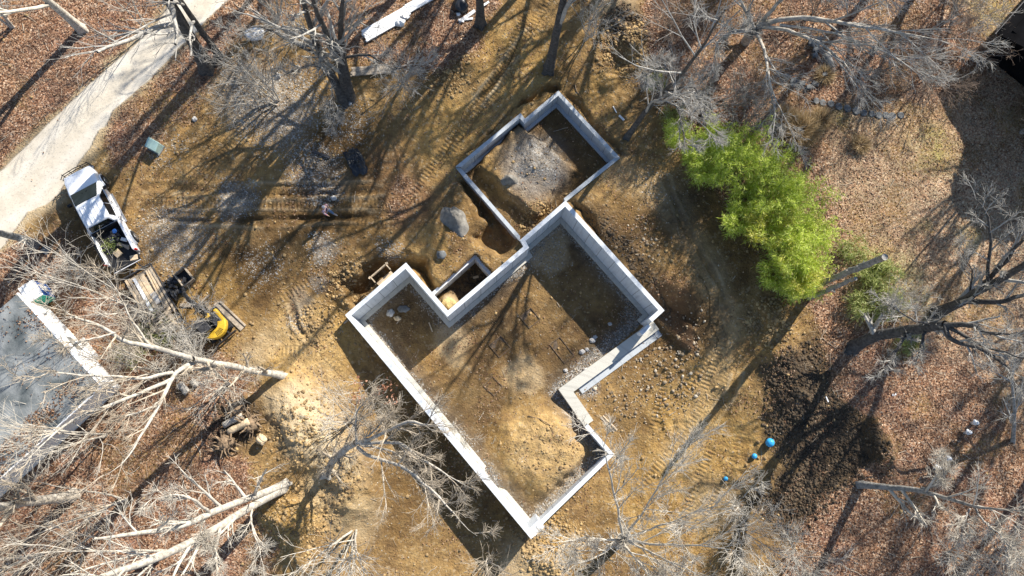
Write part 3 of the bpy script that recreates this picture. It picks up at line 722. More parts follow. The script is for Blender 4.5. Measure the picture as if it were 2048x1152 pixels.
# window opening framed in lumber on the far wall
wb = thing('window_form', 'small rough lumber frame hung on outer face of concrete wall above the pit', 'formwork', tuple(at(765, 551, .42)))
e = np.array(B_)-np.array(A_); ang = math.atan2(e[1], e[0]); ux = Vector((math.cos(ang), math.sin(ang), 0)); uy = Vector((-math.sin(ang), math.cos(ang), 0))
for nm, a, b in (('rail', ux*-.62+uy*.38, ux*.62+uy*.38), ('side_board', ux*-.6+uy*-.05, ux*-.6+uy*.36), ('side_board', ux*.6+uy*-.05, ux*.6+uy*.36)):
    q = MB(); q.bar(a, b, .07, .30); q.build(nm, M['lumber'], wb)
for sx in (-1, 1):
    q = MB(); q.bar(ux*.6*sx+uy*.42, ux*.74*sx+uy*.36, .10, .34); q.build('cleat', M['lumber'], wb)
q = MB(); q.bar(ux*-.57+uy*-.17+Vector((0, 0, -.36)), ux*.57+uy*-.17+Vector((0, 0, -.36)), .24, .08); q.build('sill_board', M['lumber'], wb)
exec_later = []

M['mudwood'] = mat('muddy_board', (.15, .105, .07), .9, .4, 6, .3)
# footing pads left in the floor
for k, (px, py, w_, l_, rz, lab) in enumerate([(1060, 636, .95, .9, R(40), 'small dark boarded footing square in the middle of the basement floor'), (1000, 693, 1.0, .95, R(40), 'boarded footing square between the two pale floor patches'),
                                          (1124, 700, 1.5, .8, R(38), 'long reddish boarded footing form nearest the low wide wall'), (986, 772, .9, .8, R(48), 'boarded footing square nearest the lower left wall')]):
    p = gp(px, py); t = thing('footing_form', lab, 'formwork', tuple(p), rz, 'footing forms in the basement floor')
    for s in (-1, 1):
        q = MB(); q.box((0, s*w_/2, .01), (l_+.05, .045, .08)); q.build('form_board', M['mudwood'], t)
        q = MB(); q.box((s*l_/2, 0, .008), (.045, w_-.05, .08)); q.build('form_board', M['mudwood'], t)
    q = MB(); q.box((0, 0, -.045), (l_-.06, w_-.06, .06)); q.build('pad', mat('damp_pad', (.13, .095, .065), .9, .4, 3, .4), t)

# ------------------------------------------------------------------ trees
def tubes(P, Rr, S):
    """P (N,K,3), Rr (N,K) -> verts, quads"""
    N_, K = P.shape[:2]
    T = np.gradient(P, axis=1); T /= np.linalg.norm(T, axis=2, keepdims=True)+1e-9
    dm = P[:, -1]-P[:, 0]; dm /= np.linalg.norm(dm, axis=1, keepdims=True)+1e-9
    ref = np.where(np.abs(dm[:, 2:3]) < .75, np.array([[0, 0, 1.0]]), np.array([[1.0, 0, 0]]))[:, None, :]
    U = np.cross(T, ref); U /= np.linalg.norm(U, axis=2, keepdims=True)+1e-9
    W = np.cross(T, U)
    a = np.arange(S)*2*math.pi/S
    V = P[:, :, None, :]+Rr[:, :, None, None]*(U[:, :, None, :]*np.cos(a)[None, None, :, None]+W[:, :, None, :]*np.sin(a)[None, None, :, None])
    idx = np.arange(N_*K*S).reshape(N_, K, S)
    q = np.stack([idx[:, :-1], idx[:, 1:], np.roll(idx[:, 1:], -1, 2), np.roll(idx[:, :-1], -1, 2)], -1)
    return V.reshape(-1, 3), q.reshape(-1, 4)

def resample(P, Rr, K, wig=0.0):
    P = np.asarray(P, float); Rr = np.asarray(Rr, float)
    s = np.r_[0, np.cumsum(np.linalg.norm(np.diff(P, axis=0), axis=1))]; t = np.linspace(0, s[-1], K)
    # smooth (Catmull like) by blending linear interpolation twice
    Q = np.stack([np.interp(t, s, P[:, k]) for k in range(3)], 1); r = np.interp(t, s, Rr)
    for _ in range(2): Q[1:-1] = .25*Q[:-2]+.5*Q[1:-1]+.25*Q[2:]
    if wig:
        n = rng.normal(0, wig, Q.shape); n[0] = 0; n = np.cumsum(n, 0)*.5; n -= np.linspace(0, 1, K)[:, None]*n[-1]
        Q = Q+n
    return Q, r

def sprout(P, Rr, n, t0, t1, lf, ang, up, K, wig, rmin, lmin=.25, rf=.62, flat=0.0, lmax=9):
    N_, Kp = P.shape[:2]
    par = np.repeat(np.arange(N_), n); m = len(par)
    u = (np.tile(np.arange(n), N_)+rng.random(m))/n; t = t0+(t1-t0)*u
    f = t*(Kp-1); i = np.clip(f.astype(int), 0, Kp-2); fr = (f-i)[:, None]
    pos = P[par, i]*(1-fr)+P[par, i+1]*fr; tan = P[par, i+1]-P[par, i]; tan /= np.linalg.norm(tan, axis=1, keepdims=True)+1e-9
    rad = (Rr[par, i]*(1-fr[:, 0])+Rr[par, i+1]*fr[:, 0])*rf
    pl = np.linalg.norm(np.diff(P, axis=1), axis=2).sum(1)[par]
    L_ = np.clip(pl*lf*(1.15-.65*t)*rng.uniform(.6, 1.25, m), lmin, lmax)
    rv = rng.normal(size=(m, 3)); rv -= (rv*tan).sum(1, keepdims=True)*tan; rv /= np.linalg.norm(rv, axis=1, keepdims=True)+1e-9
    a = np.radians(rng.normal(ang, 12, m))[:, None]
    d = np.cos(a)*tan+np.sin(a)*rv
    d[:, 2] = d[:, 2]*(1-flat)+up*.5
    d /= np.linalg.norm(d, axis=1, keepdims=True)
    out = [pos]; st = (L_/(K-1))[:, None]
    for k in range(1, K):
        d = d+rng.normal(0, wig, (m, 3)); d[:, 2] += up*.12; d /= np.linalg.norm(d, axis=1, keepdims=True)
        out.append(out[-1]+d*st)
    Q = np.stack(out, 1)
    r0 = np.clip(rad, rmin, None); tip = np.clip(r0*.35, rmin*.75, None)
    Rn = r0[:, None]+(tip-r0)[:, None]*np.linspace(0, 1, K)[None]
    return Q, Rn

def crown_mesh(name, parents, spec, mt, org, S0=6):
    """parents: list of (P,R); spec: list of sprout argument dicts"""
    Vs, Qs, n = [], [], 0
    cur = [(P[None], r[None]) for P, r in parents]
    K0 = 12
    P = np.concatenate([resample(p[0], q[0], K0)[0][None] for p, q in cur]); Rr = np.concatenate([resample(p[0], q[0], K0)[1][None] for p, q in cur])
    lev = 0
    for sp in spec:
        P, Rr = sprout(P, Rr, **sp)
        V, q = tubes(P, Rr, 5 if lev == 0 else (4 if lev == 1 else 3))
        Vs.append(V); Qs.append(q+n); n += len(V); lev += 1
    return Vs, Qs, n

NOM = dict(rmin=.012)
def spec_for(size, dens=1.0, up=.26, rmin=.0092, st=.65):
    a = lambda k: max(2, int(round(k*dens)))
    return [dict(n=a(10), t0=.2, t1=.98, lf=.50*size, ang=44*(.4+.6*st), up=up, K=8, wig=.11*st, rmin=rmin*2.0),
            dict(n=a(6), t0=.18, t1=.97, lf=.52, ang=40*(.4+.6*st), up=up*.6, K=6, wig=.13*st, rmin=rmin*1.3),
            dict(n=a(5), t0=.15, t1=.96, lf=.56, ang=38*(.4+.6*st), up=up*.4, K=5, wig=.15*st, rmin=rmin),
            dict(n=a(3.4), t0=.2, t1=.95, lf=.75, ang=36*(.4+.6*st), up=up*.3, K=4, wig=.17*st, rmin=rmin*.8, lmin=.35)]

TREES = 0
def tree(name, label, base, stems, bark, twig, spec, cat='tree', group=None, limbs=(), flare=1.65, zoff=-.4, cut=None):
    """stems / limbs: lists of [(px,py,z,r) ...]; z is height above the base"""
    b = gp(*base); org = b.copy(); org[2] += zoff
    root = thing(name, label, cat, tuple(org), 0, group)
    def path(st, first=True):
        P = []; Rr = []
        for (px, py, z, r) in st:
            P.append(at(px, py, b[2]+z)); Rr.append(r)
        return np.array(P), np.array(Rr)
    par = []; Vs, Qs, n = [], [], 0
    for st in stems:
        P, r = path(st)
        P[0, 2] += zoff
        Kn = 22
        P, r = resample(P, r, Kn, .035)
        if flare: r = r*(1+(flare-1)*np.exp(-np.linspace(0, 1, Kn)*16))
        V, q = tubes(P[None], r[None], 15)
        if flare > 1.3:
            W_ = V.reshape(Kn, 15, 3); ph = random.uniform(0, 6.28); aa = np.arange(15)*2*math.pi/15
            lob = 1+(.30*np.exp(-np.linspace(0, 1, Kn)*22)[:, None])*np.cos(4*aa+ph)[None]+.05*np.cos(2*aa+ph*2)[None]
            V = (P[:, None]+(W_-P[:, None])*lob[..., None]).reshape(-1, 3)
        Vs.append(V); Qs.append(q+n); n += len(V); par.append((P, r))
    for st in limbs:
        P, r = path(st); P, r = resample(P, r, 18, .07); r = r*np.clip((1-np.linspace(0, 1, 18))/.35+.25, 0, 1)
        V, q = tubes(P[None], r[None], 8); Vs.append(V); Qs.append(q+n); n += len(V); par.append((P, r))
    me = mesh_np('trunk', np.concatenate(Vs)-org, np.concatenate(Qs), M[bark], True)
    link('trunk', me, root)
    Vs, Qs, n = [], [], 0
    V2, Q2, n2 = crown_mesh('crown', par, spec, None, org)
    Vs += V2; Qs += [q+n for q in Q2]
    me = mesh_np('crown', np.concatenate(Vs)-org, np.concatenate(Qs), M[twig], False)
    link('crown', me, root)
    return root

def vert(base, h, r, lean=(0, 0), z0=0.0, wob=.0):
    """an upright stem: pixel path of a straight trunk of height h over the base"""
    b = gp(*base); st = []
    for k, t in enumerate((0, .25, .5, .75, 1)):
        z = h*t; wp = np.array([b[0]+lean[0]*t+random.uniform(-wob, wob), b[1]+lean[1]*t+random.uniform(-wob, wob), b[2]+z])
        st.append((*proj(wp), z, r*(1-.82*t)))
    return st
def proj(wp):
    v = (np.asarray(wp)-np.array([0, 0, H])) @ CAM
    return (1024+F*v[0]/-v[2], 576-F*v[1]/-v[2])

S = spec_for
# upper left
tree('tree', 'pale bare tree left of the drive near the top left corner', (166, 60), [vert((166, 60), 17, .24, (-1, 0))], 'pale_bark', 'pale_twig', S(.8, .9))
tree('tree', 'thick dark bare tree standing beside the drive, larger of the pair', (415, 138), [vert((415, 138), 19, .36, (1.2, 1.4))], 'dark_bark', 'grey_twig', S(.75, .85))
tree('tree', 'slimmer dark bare tree beside the drive, right of the thick dark tree', (438, 112), [vert((438, 112), 17, .20, (.6, 0))], 'dark_bark', 'grey_twig', S(.7, .75))
tree('tree', 'dark bare tree with three stems spreading from one base near the white board stack', (694, 203),
     [[(692, 205, 0, .30), (650, 130, 3, .26), (630, 85, 6, .21), (610, 20, 10, .15), (585, -60, 14, .06)],
      [(700, 200, 0, .24), (690, 133, 3, .20), (684, 83, 6, .17), (686, 43, 9, .13), (690, -40, 13, .05)],
      [(694, 198, 0, .24), (676, 118, 4, .20), (660, 80, 7, .16), (636, 20, 11, .11), (610, -60, 15, .05)]], 'dark_bark', 'grey_twig', S(.62, .9),
     limbs=[[(650, 130, 3, .10), (600, 135, 4, .08), (562, 152, 4.5, .04)], [(640, 110, 4, .12), (570, 75, 5, .09), (520, 50, 6, .05), (470, 70, 6.5, .03)],
            [(684, 120, 4, .10), (730, 105, 5, .07), (780, 140, 5.5, .05), (850, 130, 6, .03)], [(664, 150, 2.4, .05), (666, 200, 2.6, .035), (667, 255, 2.4, .018)]])
tree('tree', 'straight dark bare trunk rising at the top edge above the garage corner', (1098, 137), [[(1097, 140, 0, .30), (1112, 75, 4.0, .25), (1128, 0, 7.2, .21), (1142, -120, 12, .14), (1150, -260, 18, .05)]], 'dark_bark', 'grey_twig', S(.75, .8))
tree('tree', 'dark bare tree at the top edge beside the scattered white scraps', (961, 50), [vert((961, 50), 18, .26, (0, .5))], 'dark_bark', 'grey_twig', S(.7, .8))
tree('tree', 'leaning dark bare tree right of the garage, reaching over the bamboo', (1253, 275), [[(1252, 276, 0, .17), (1280, 238, 2.5, .15), (1310, 200, 5, .13), (1350, 165, 8, .10), (1400, 100, 12, .07), (1450, 20, 17, .03)]], 'dark_bark', 'grey_twig', S(.7, .9, .12, .0085, .6),
     limbs=[[(1310, 200, 5, .08), (1360, 210, 6.5, .06), (1375, 300, 7, .03)], [(1335, 180, 6.5, .07), (1395, 170, 8, .05), (1400, 235, 8.5, .03), (1420, 280, 8.5, .02)], [(1350, 165, 8, .06), (1330, 130, 9, .05), (1290, 150, 9.5, .03)]])
tree('tree', 'wide spreading pale blue grey bare tree across the top right woods', (1495, 80), [[(1493, 84, 0, .30), (1500, 66, 1.5, .26), (1515, 52, 3, .22)]], 'pale_bark', 'grey_twig', S(.95, .92, .05, .0085, .5), flare=1.2,
     limbs=[[(1508, 58, 2.4, .14), (1470, 60, 3.5, .12), (1438, 77, 4.5, .09), (1430, 124, 4.5, .05)], [(1515, 52, 3, .18), (1580, 30, 4.5, .14), (1670, 45, 6, .10), (1790, 62, 7, .07), (1920, 90, 8, .03)],
            [(1515, 52, 3, .15), (1570, 55, 4.2, .12), (1640, 80, 5.5, .08), (1700, 130, 6, .05), (1740, 200, 6, .02)], [(1510, 60, 2.6, .13), (1530, 100, 4, .09), (1540, 170, 4.6, .06), (1580, 260, 5, .02)],
            [(1520, 50, 3, .13), (1560, 0, 5, .10), (1640, -30, 7, .06), (1760, -20, 8, .03)], [(1560, 50, 4, .09), (1650, 60, 5.6, .07), (1780, 105, 6.6, .04), (1860, 160, 7, .02)], [(1510, 58, 3, .12), (1480, 0, 5, .08), (1450, -50, 7, .03)]])
# right
tree('tree', 'thick dark bare tree leaning over brown leaves, lower of the two right of the bamboo', (1706, 694), [[(1704, 697, 0, .36), (1750, 672, 2, .33), (1800, 663, 4, .30), (1850, 654, 6, .27), (1890, 650, 7.4, .24)]], 'dark_bark', 'grey_twig', S(.62, .72, .2),
     limbs=[[(1890, 650, 7.4, 0.154), (1950, 650, 9, 0.126), (1972, 668, 10, 0.091), (2035, 665, 12, 0.049)], [(1815, 662, 4.6, 0.112), (1795, 705, 5.4, 0.084), (1750, 755, 6, 0.035)], [(1850, 655, 6, 0.091), (1840, 705, 6.8, 0.063), (1833, 735, 7, 0.021)],
            [(1890, 650, 7.4, 0.140), (1900, 680, 8, 0.119), (1952, 692, 9, 0.105), (2025, 740, 10, 0.070), (2032, 790, 10.5, 0.035)], [(1860, 652, 6.4, 0.070), (1820, 640, 7, 0.042), (1760, 600, 7.6, 0.021)], [(1890, 650, 7.4, 0.112), (1960, 690, 9, 0.084), (2060, 720, 11, 0.035)]])
tree('tree', 'thick dark bare tree forking over the lawn, upper of two right of the bamboo', (1874, 626), [[(1872, 628, 0, .34), (1920, 606, 2.5, .28), (1950, 586, 4.5, .24), (2000, 560, 6.5, .20), (2055, 525, 9, .15)]], 'dark_bark', 'grey_twig', S(.6, .72, .2),
     limbs=[[(1945, 590, 4.2, 0.154), (1990, 545, 6, 0.126), (2036, 490, 8, 0.084), (2090, 440, 11, 0.035)], [(1975, 570, 5.5, 0.098), (1980, 500, 7, 0.084), (1978, 440, 8, 0.063), (1965, 415, 8.6, 0.049), (1940, 390, 9.5, 0.021)],
            [(1930, 602, 3.2, 0.168), (2000, 604, 5, 0.140), (2055, 590, 6.5, 0.098), (2130, 570, 9, 0.042)], [(1935, 600, 3.4, 0.070), (1945, 545, 4.5, 0.042), (1910, 480, 5, 0.014)]])
tree('tree', 'slim pale barked tree lying low over the dark soil at lower right', (1718, 970), [[(1716, 969, 0, .20), (1770, 975, 1.8, .18), (1838, 982, 4, .15), (1900, 1000, 6, .10), (1960, 1018, 8, .07), (2050, 1022, 11, .03)]], 'grey_bark', 'pale_twig', S(.6, .9, .2),
     limbs=[[(1840, 980, 4, .10), (1865, 968, 5, .08), (1890, 960, 6, .05), (1888, 920, 7, .02)], [(1950, 1015, 7.6, .06), (1980, 1060, 9, .04), (2040, 1110, 11, .02)], [(1940, 1018, 7.2, .05), (1925, 1050, 8, .03), (1920, 1080, 8, .02)]])
tree('tree', 'bare grey tree in the shade at the right edge above the forked dark trees', (2046, 262), [vert((2046, 262), 9, .14, (-2.5, -1.5))], 'grey_bark', 'grey_twig', S(.8, .8))
tree('tree', 'small bare grey tree at the right edge beside the white pipes', (2030, 880), [[(2034, 890, 0, .12), (2030, 830, 2.5, .10), (2026, 770, 4.5, .07), (2030, 700, 6, .03)]], 'grey_bark', 'grey_twig', S(.6, .7))
# bottom
tree('tree', 'pale bare tree seen from straight above, branches fanning out below the corner wall', (1243, 1083), [[(1238, 1090, 0, .26), (1240, 1084, 3, .23), (1246, 1078, 6, .19)]], 'pale_twig', 'pale_twig', S(.62, .92, .2, .0085, .35),
     limbs=[[(1246, 1078, 6, 0.081), (1240, 1010, 10, 0.056), (1215, 920, 14, 0.031), (1200, 850, 16, 0.012)], [(1246, 1078, 6, 0.074), (1290, 1020, 10, 0.050), (1340, 930, 14, 0.025), (1370, 870, 16, 0.012)],
            [(1246, 1078, 6, 0.081), (1310, 1085, 9, 0.056), (1400, 1090, 12, 0.037), (1520, 1110, 15, 0.012)], [(1245, 1080, 5, 0.074), (1270, 1120, 8, 0.056), (1310, 1170, 12, 0.025)], [(1244, 1081, 5, 0.074), (1200, 1110, 8, 0.050), (1120, 1150, 12, 0.019)],
            [(1246, 1078, 6, 0.068), (1320, 1050, 10, 0.050), (1420, 1010, 14, 0.025), (1500, 990, 16, 0.012)], [(1245, 1079, 5.5, 0.062), (1180, 1075, 9, 0.043), (1100, 1085, 13, 0.019)], [(1246, 1079, 6, 0.068), (1340, 1120, 10, 0.043), (1450, 1170, 14, 0.019)]])
tree('tree', 'bare tree on the bank left of the long wall, branches reaching over the wall top', (650, 945), [[(648, 950, 0, .22), (670, 915, 2.5, .20), (712, 886, 4.5, .17)]], 'pale_bark', 'tan_twig', S(.55, .9, .12),
     limbs=[[(712, 886, 4.5, .11), (762, 868, 6.5, .09), (822, 840, 8, .07), (865, 855, 9, .05), (920, 850, 10, .02)], [(716, 895, 4.6, .11), (745, 915, 6, .09), (802, 932, 7.5, .07), (862, 975, 9, .06), (912, 1035, 10, .04), (955, 1072, 11, .02)],
            [(715, 885, 4.8, .10), (805, 885, 7, .08), (845, 918, 8, .06), (880, 935, 9, .05), (950, 980, 10, .02)], [(714, 884, 4.8, .08), (715, 850, 6, .06), (708, 828, 7, .04), (745, 788, 8, .02)], [(712, 888, 4.5, .08), (745, 865, 6, .05), (778, 826, 7.5, .02)], [(720, 890, 4.6, .07), (790, 895, 6, .05), (850, 960, 7, .03), (870, 1010, 7.5, .015)]])
tree('tree', 'pale bare twin trunk leaning down left at the bottom, below the logs', (575, 967), [[(577, 966, 0, .20), (512, 993, 3, .17), (420, 1027, 8, .15), (350, 1058, 10, .12), (262, 1068, 13, .08), (187, 1078, 15, .04)], [(572, 972, 0, .22), (512, 1010, 3, .20), (433, 1061, 7, .19), (333, 1115, 11, .16), (213, 1152, 15, .11), (100, 1190, 18, .05)]], 'pale_bark', 'pale_twig', S(.5, .75, .15),
     limbs=[[(420, 1028, 8, .09), (380, 995, 9.5, .06), (350, 990, 10, .05), (290, 1000, 11, .02)], [(500, 1010, 3.4, .07), (505, 1060, 5, .05), (520, 1100, 6, .03), (528, 1150, 7, .02)], [(440, 1058, 7, .08), (430, 1110, 8.5, .05), (430, 1160, 9, .03)], [(415, 1030, 8, .06), (405, 1060, 8.5, .04), (410, 1090, 8.5, .02)]])
tree('tree', 'long pale bare tree leaning left from the clay bank towards the grey roof', (567, 752), [[(568, 752, 0, .21), (500, 741, 2.6, .19), (420, 725, 6, .17), (385, 718, 8, .14)]], 'pale_bark', 'tan_twig', S(.55, .72, .15),
     limbs=[[(392, 720, 7.5, .14), (330, 700, 9.5, .12), (267, 681, 11, .10), (200, 647, 12.5, .07), (133, 627, 14, .04), (105, 598, 15, .02)], [(392, 722, 7.4, .13), (345, 742, 8.5, .11), (322, 800, 9.5, .09), (300, 851, 10.5, .07), (277, 878, 11, .06), (240, 938, 12, .03), (200, 955, 12.5, .02)],
            [(345, 745, 8.6, .09), (280, 754, 10, .07), (187, 751, 12, .05), (90, 745, 13.5, .03), (0, 775, 15, .02)], [(340, 760, 8.8, .10), (267, 791, 10.5, .08), (167, 825, 12, .06), (50, 921, 14, .03)],
            [(300, 690, 10, .06), (260, 640, 11, .05), (245, 590, 11.5, .03), (195, 530, 12.5, .02)], [(322, 800, 9.5, .06), (275, 830, 10.5, .04), (220, 850, 11, .02)], [(230, 665, 12, .05), (170, 690, 13, .03), (90, 680, 14, .02)]])
tree('tree', 'thick pale trunk cut off by the left edge below the white walled building', (146, 990), [[(148, 990, 0, .27), (100, 998, 2, .25), (0, 1010, 6.5, .22), (-200, 1040, 13, .10)]], 'pale_bark', 'tan_twig', S(.55, .8))
tree('tree', 'grey trunk curving in from the left edge between the pickup and the drive', (70, 488), [[(70, 488, 0, .22), (40, 478, 2, .20), (0, 468, 4.2, .18), (-160, 430, 11, .08)]], 'grey_bark', 'pale_twig', S(.6, .7))
SP = lambda d=1.0, up=.3, size=.7: [dict(n=max(2, int(8*d)), t0=.15, t1=.97, lf=.58*size, ang=36, up=up, K=7, wig=.10, rmin=.012), dict(n=max(2, int(5*d)), t0=.15, t1=.96, lf=.6, ang=36, up=up*.6, K=5, wig=.12, rmin=.0085), dict(n=max(2, int(3*d)), t0=.2, t1=.93, lf=.7, ang=34, up=up*.3, K=4, wig=.14, rmin=.007, lmin=.25)]
def sapling(label, base, h, r, lean, bark='pale_bark', twig='pale_twig', d=1.0, n=3, spread=1.2, name='sapling', group=None, up=.3, size=.8):
    sts = []
    for k in range(n):
        a = random.uniform(0, 6.28); sts.append(vert(base, h*random.uniform(.75, 1.1), r*random.uniform(.7, 1), (lean[0]+spread*math.cos(a), lean[1]+spread*math.sin(a)), wob=.12))
    return tree(name, label, base, sts, bark, twig, SP(d, up, size), cat='tree' if name != 'bare_shrub' else 'shrub', group=group, flare=1.15)
random.seed(5)
sapling('slender bare sapling reaching up left between the pickup tailgate and the lumber', (330, 640), 9, .07, (-3.0, 2.2), n=2, spread=.8)
sapling('bare sapling clump at the bottom edge left of the long wall', (712, 1062), 9, .10, (-1, -.6), n=4, spread=2.4, d=1.1)
sapling('small bare sapling at the bottom edge near the wall corner', (975, 1120), 6, .06, (.3, -.4), n=3, spread=1.2, twig='tan_twig')
sapling('bare sapling in the bottom left corner under the pale twin trunk', (330, 1100), 9, .09, (-1.5, -.5), n=4, spread=2.2, d=1.1)
sapling('bare sapling left of the pale twin trunk on brown leaves', (250, 1000), 8, .08, (-1.5, 0), n=4, spread=2.0, twig='tan_twig')
sapling('pale bare sapling at the very bottom left corner', (90, 1105), 9, .09, (-1, -.5), n=4, spread=2.0, twig='tan_twig')
sapling('bare sapling between the grey roof and the mini digger', (330, 745), 6, .06, (-.6, 0), n=5, spread=1.8, d=1.1, twig='tan_twig')
sapling('bare sapling beside the log heap on the bank', (455, 770), 6, .06, (0, 0), n=5, spread=1.6, d=1.0)
sapling('grey bare sapling close to the grey roof edge', (215, 870), 8, .06, (-1.6, .4), n=4, spread=1.4)
sapling('brown bare sapling left of the drive at the top left', (25, 55), 8, .10, (-1, 1), n=4, spread=2.0)
sapling('bare sapling among leaves above the drive bend', (300, 60), 7, .06, (-.5, .5), n=2, spread=1.0)
sapling('bare sapling clump at the top edge beside the drive', (555, 35), 8, .08, (.3, .2), n=4, spread=2.4, twig='grey_twig')
sapling('grey bare sapling just left of the white board stack', (600, 62), 5, .05, (-.3, .2), n=3, spread=2.2, twig='grey_twig')
sapling('grey bare sapling below the white board stack', (800, 168), 4.5, .05, (.1, -.3), n=5, spread=1.8, twig='grey_twig', d=1.0)
sapling('grey bare sapling beside the three stem tree over the gravel', (555, 205), 5, .05, (-.6, -.2), n=5, spread=2.2, twig='grey_twig')
sapling('grey bare sapling on the clay right of the straight dark trunk', (1165, 80), 5, .05, (.3, -.3), n=3, spread=1.6, twig='grey_twig')
for k, (px, py, h, sp_, tw, lab) in enumerate([(1330, 190, 3.2, 1.5, 'grey_twig', 'grey tangle of bare shrub above the bamboo'), (1420, 215, 3.4, 1.7, 'grey_twig', 'grey bare shrub behind the bamboo, right of the leaning dark tree'), (1500, 190, 3.0, 1.6, 'brown_twig', 'brownish bare shrub left of the stone edging'),
                                               (1480, 255, 2.6, 1.4, 'grey_twig', 'bare shrub touching the top of the bamboo'), (1850, 165, 2.6, 1.8, 'brown_twig', 'brown bare shrub above the stepping stones'), (1760, 140, 2.6, 1.6, 'brown_twig', 'brown bare shrub under the spreading pale tree'),
                                               (1930, 110, 2.6, 1.6, 'brown_twig', 'brown bare shrub nearest the dark roof corner'), (1630, 30, 3.0, 1.8, 'brown_twig', 'brown bare shrub at the top edge under the spreading tree'), (1900, 40, 3.0, 1.8, 'grey_twig', 'grey bare shrub at the top edge near the green turf'),
                                               (1345, 60, 2.4, 1.3, 'brown_twig', 'brown bare shrub on the red leaves at the top edge'), (1790, 620, 2.2, 1.2, 'pale_twig', 'pale wispy shrub over the low green bamboo'), (2000, 1090, 3.4, 1.8, 'pale_twig', 'pale bare shrub in the bottom right corner'),
                                               (1900, 1100, 2.6, 1.5, 'pale_twig', 'pale bare shrub at the bottom edge right of the dark soil'), (1590, 1110, 3.2, 1.8, 'pale_twig', 'pale bare shrub at the bottom edge left of the red leaves'), (1480, 1060, 3.2, 2.0, 'pale_twig', 'pale bare shrub right of the tree seen from above'),
                                               (375, 700, 2.4, 1.4, 'pale_twig', 'pale bare shrub just below the mini digger in the picture'), (290, 665, 2.6, 1.5, 'pale_twig', 'pale bare shrub just below the trailer in the picture'), (404, 648, 2.4, 1.2, 'grey_twig', 'grey bare shrub overhanging the mini digger'), (160, 560, 2.0, 1.1, 'pale_twig', 'pale bare shrub right of the white roofed cabin')]):
    sapling(lab, (px, py), h, .035, (0, 0), 'grey_bark', tw, d=1.0, n=7, spread=sp_, name='bare_shrub', up=.15, size=1.0)
# trees beyond the frame whose shadows fall across the site
far = [(1330, -160, 19), (1620, -230, 19), (900, -130, 17), (1980, -220, 20), (2200, 120, 18), (2260, 480, 18), (1150, -300, 20), (2200, 760, 17), (1460, -330, 20), (1750, -420, 20), (1180, -170, 17), (1840, -130, 18), (2330, 300, 18), (760, -300, 19)]
src = []
for k, (px, py, h) in enumerate(far):
    p = at(px, py, .2)
    if k < 2:
        b = (px, py)
        tr = tree('tree', 'bare tree standing just outside the picture beyond its edge', b, [vert(b, h, .3, (.5, .8))], 'dark_bark', 'grey_twig', S(.75, 1.25, .3, .017), group='bare trees beyond the frame')
        src.append(tr)
    else:
        s = src[k % 2]; c = s.copy(); C.objects.link(c); c.location = [float(v) for v in p]; c.rotation_euler = (0, 0, k*1.3)
        for ch in s.children:
            d_ = ch.copy(); C.objects.link(d_); d_.parent = c

# ------------------------------------------------------------------ bamboo, low green plants and dry grass
def leaf_mat(name, c0, c1, c2):
    m, t, p = nodes(name); N, L = t.nodes.new, t.links.new
    g = N('ShaderNodeNewGeometry'); cr = N('ShaderNodeValToRGB'); e = cr.color_ramp.elements; e.new(.5)
    for k, c in enumerate((c0, c1, c2)): e[k].position = k*.5; e[k].color = (*c, 1)
    L(g.outputs['Random Per Island'], cr.inputs[0]); L(cr.outputs[0], p.inputs['Base Color'])
    p.inputs['Roughness'].default_value = .55
    tr = N('ShaderNodeBsdfTranslucent'); L(cr.outputs[0], tr.inputs[0]); ms = N('ShaderNodeMixShader'); ms.inputs[0].default_value = .4
    L(p.outputs[0], ms.inputs[1]); L(tr.outputs[0], ms.inputs[2]); L(ms.outputs[0], t.nodes['Material Output'].inputs['Surface'])
    return m
def rand_mat(name, c0, c1, c2):
    m, t, p = nodes(name); N, L = t.nodes.new, t.links.new
    g = N('ShaderNodeNewGeometry'); cr = N('ShaderNodeValToRGB'); e = cr.color_ramp.elements; e.new(.5)
    for k, c in enumerate((c0, c1, c2)): e[k].position = (0, .6, 1)[k]; e[k].color = (*c, 1)
    L(g.outputs['Random Per Island'], cr.inputs[0]); L(cr.outputs[0], p.inputs['Base Color']); p.inputs['Roughness'].default_value = .95
    return m
M['bamboo3'] = leaf_mat('yellow_bamboo_leaf', (.34, .36, .02), (.62, .60, .06), (.84, .78, .28))
M['bamboo'] = leaf_mat('bamboo_leaf', (.25, .37, .025), (.54, .66, .06), (.82, .85, .28))
M['bamboo2'] = leaf_mat('low_bamboo_leaf', (.20, .25, .06), (.36, .42, .11), (.58, .58, .27))
M['culm'] = mat('bamboo_stem', (.22, .27, .07), .5, .2, 5, 0)
M['drygrass'] = leaf_mat('dry_grass', (.30, .22, .12), (.50, .38, .22), (.68, .55, .36))
M['evergreen'] = leaf_mat('evergreen_leaf', (.10, .12, .05), (.18, .20, .09), (.30, .30, .16))

def leaf_cards(c, d, L_, W):
    """pointed leaf quads: centre c, direction d, length, width"""
    n = len(c)
    rv = rng.normal(size=(n, 3)); s = np.cross(d, rv); s /= np.linalg.norm(s, axis=1, keepdims=True)+1e-9
    L_ = L_[:, None]; W = W[:, None]
    mid = c+d*L_*.4
    droop = np.zeros((n, 3)); droop[:, 2] = -.25*L_[:, 0]
    V = np.stack([c, mid+s*W, c+d*L_+droop, mid-s*W], 1).reshape(-1, 3)
    q = np.arange(4*n).reshape(n, 4)
    return V, q

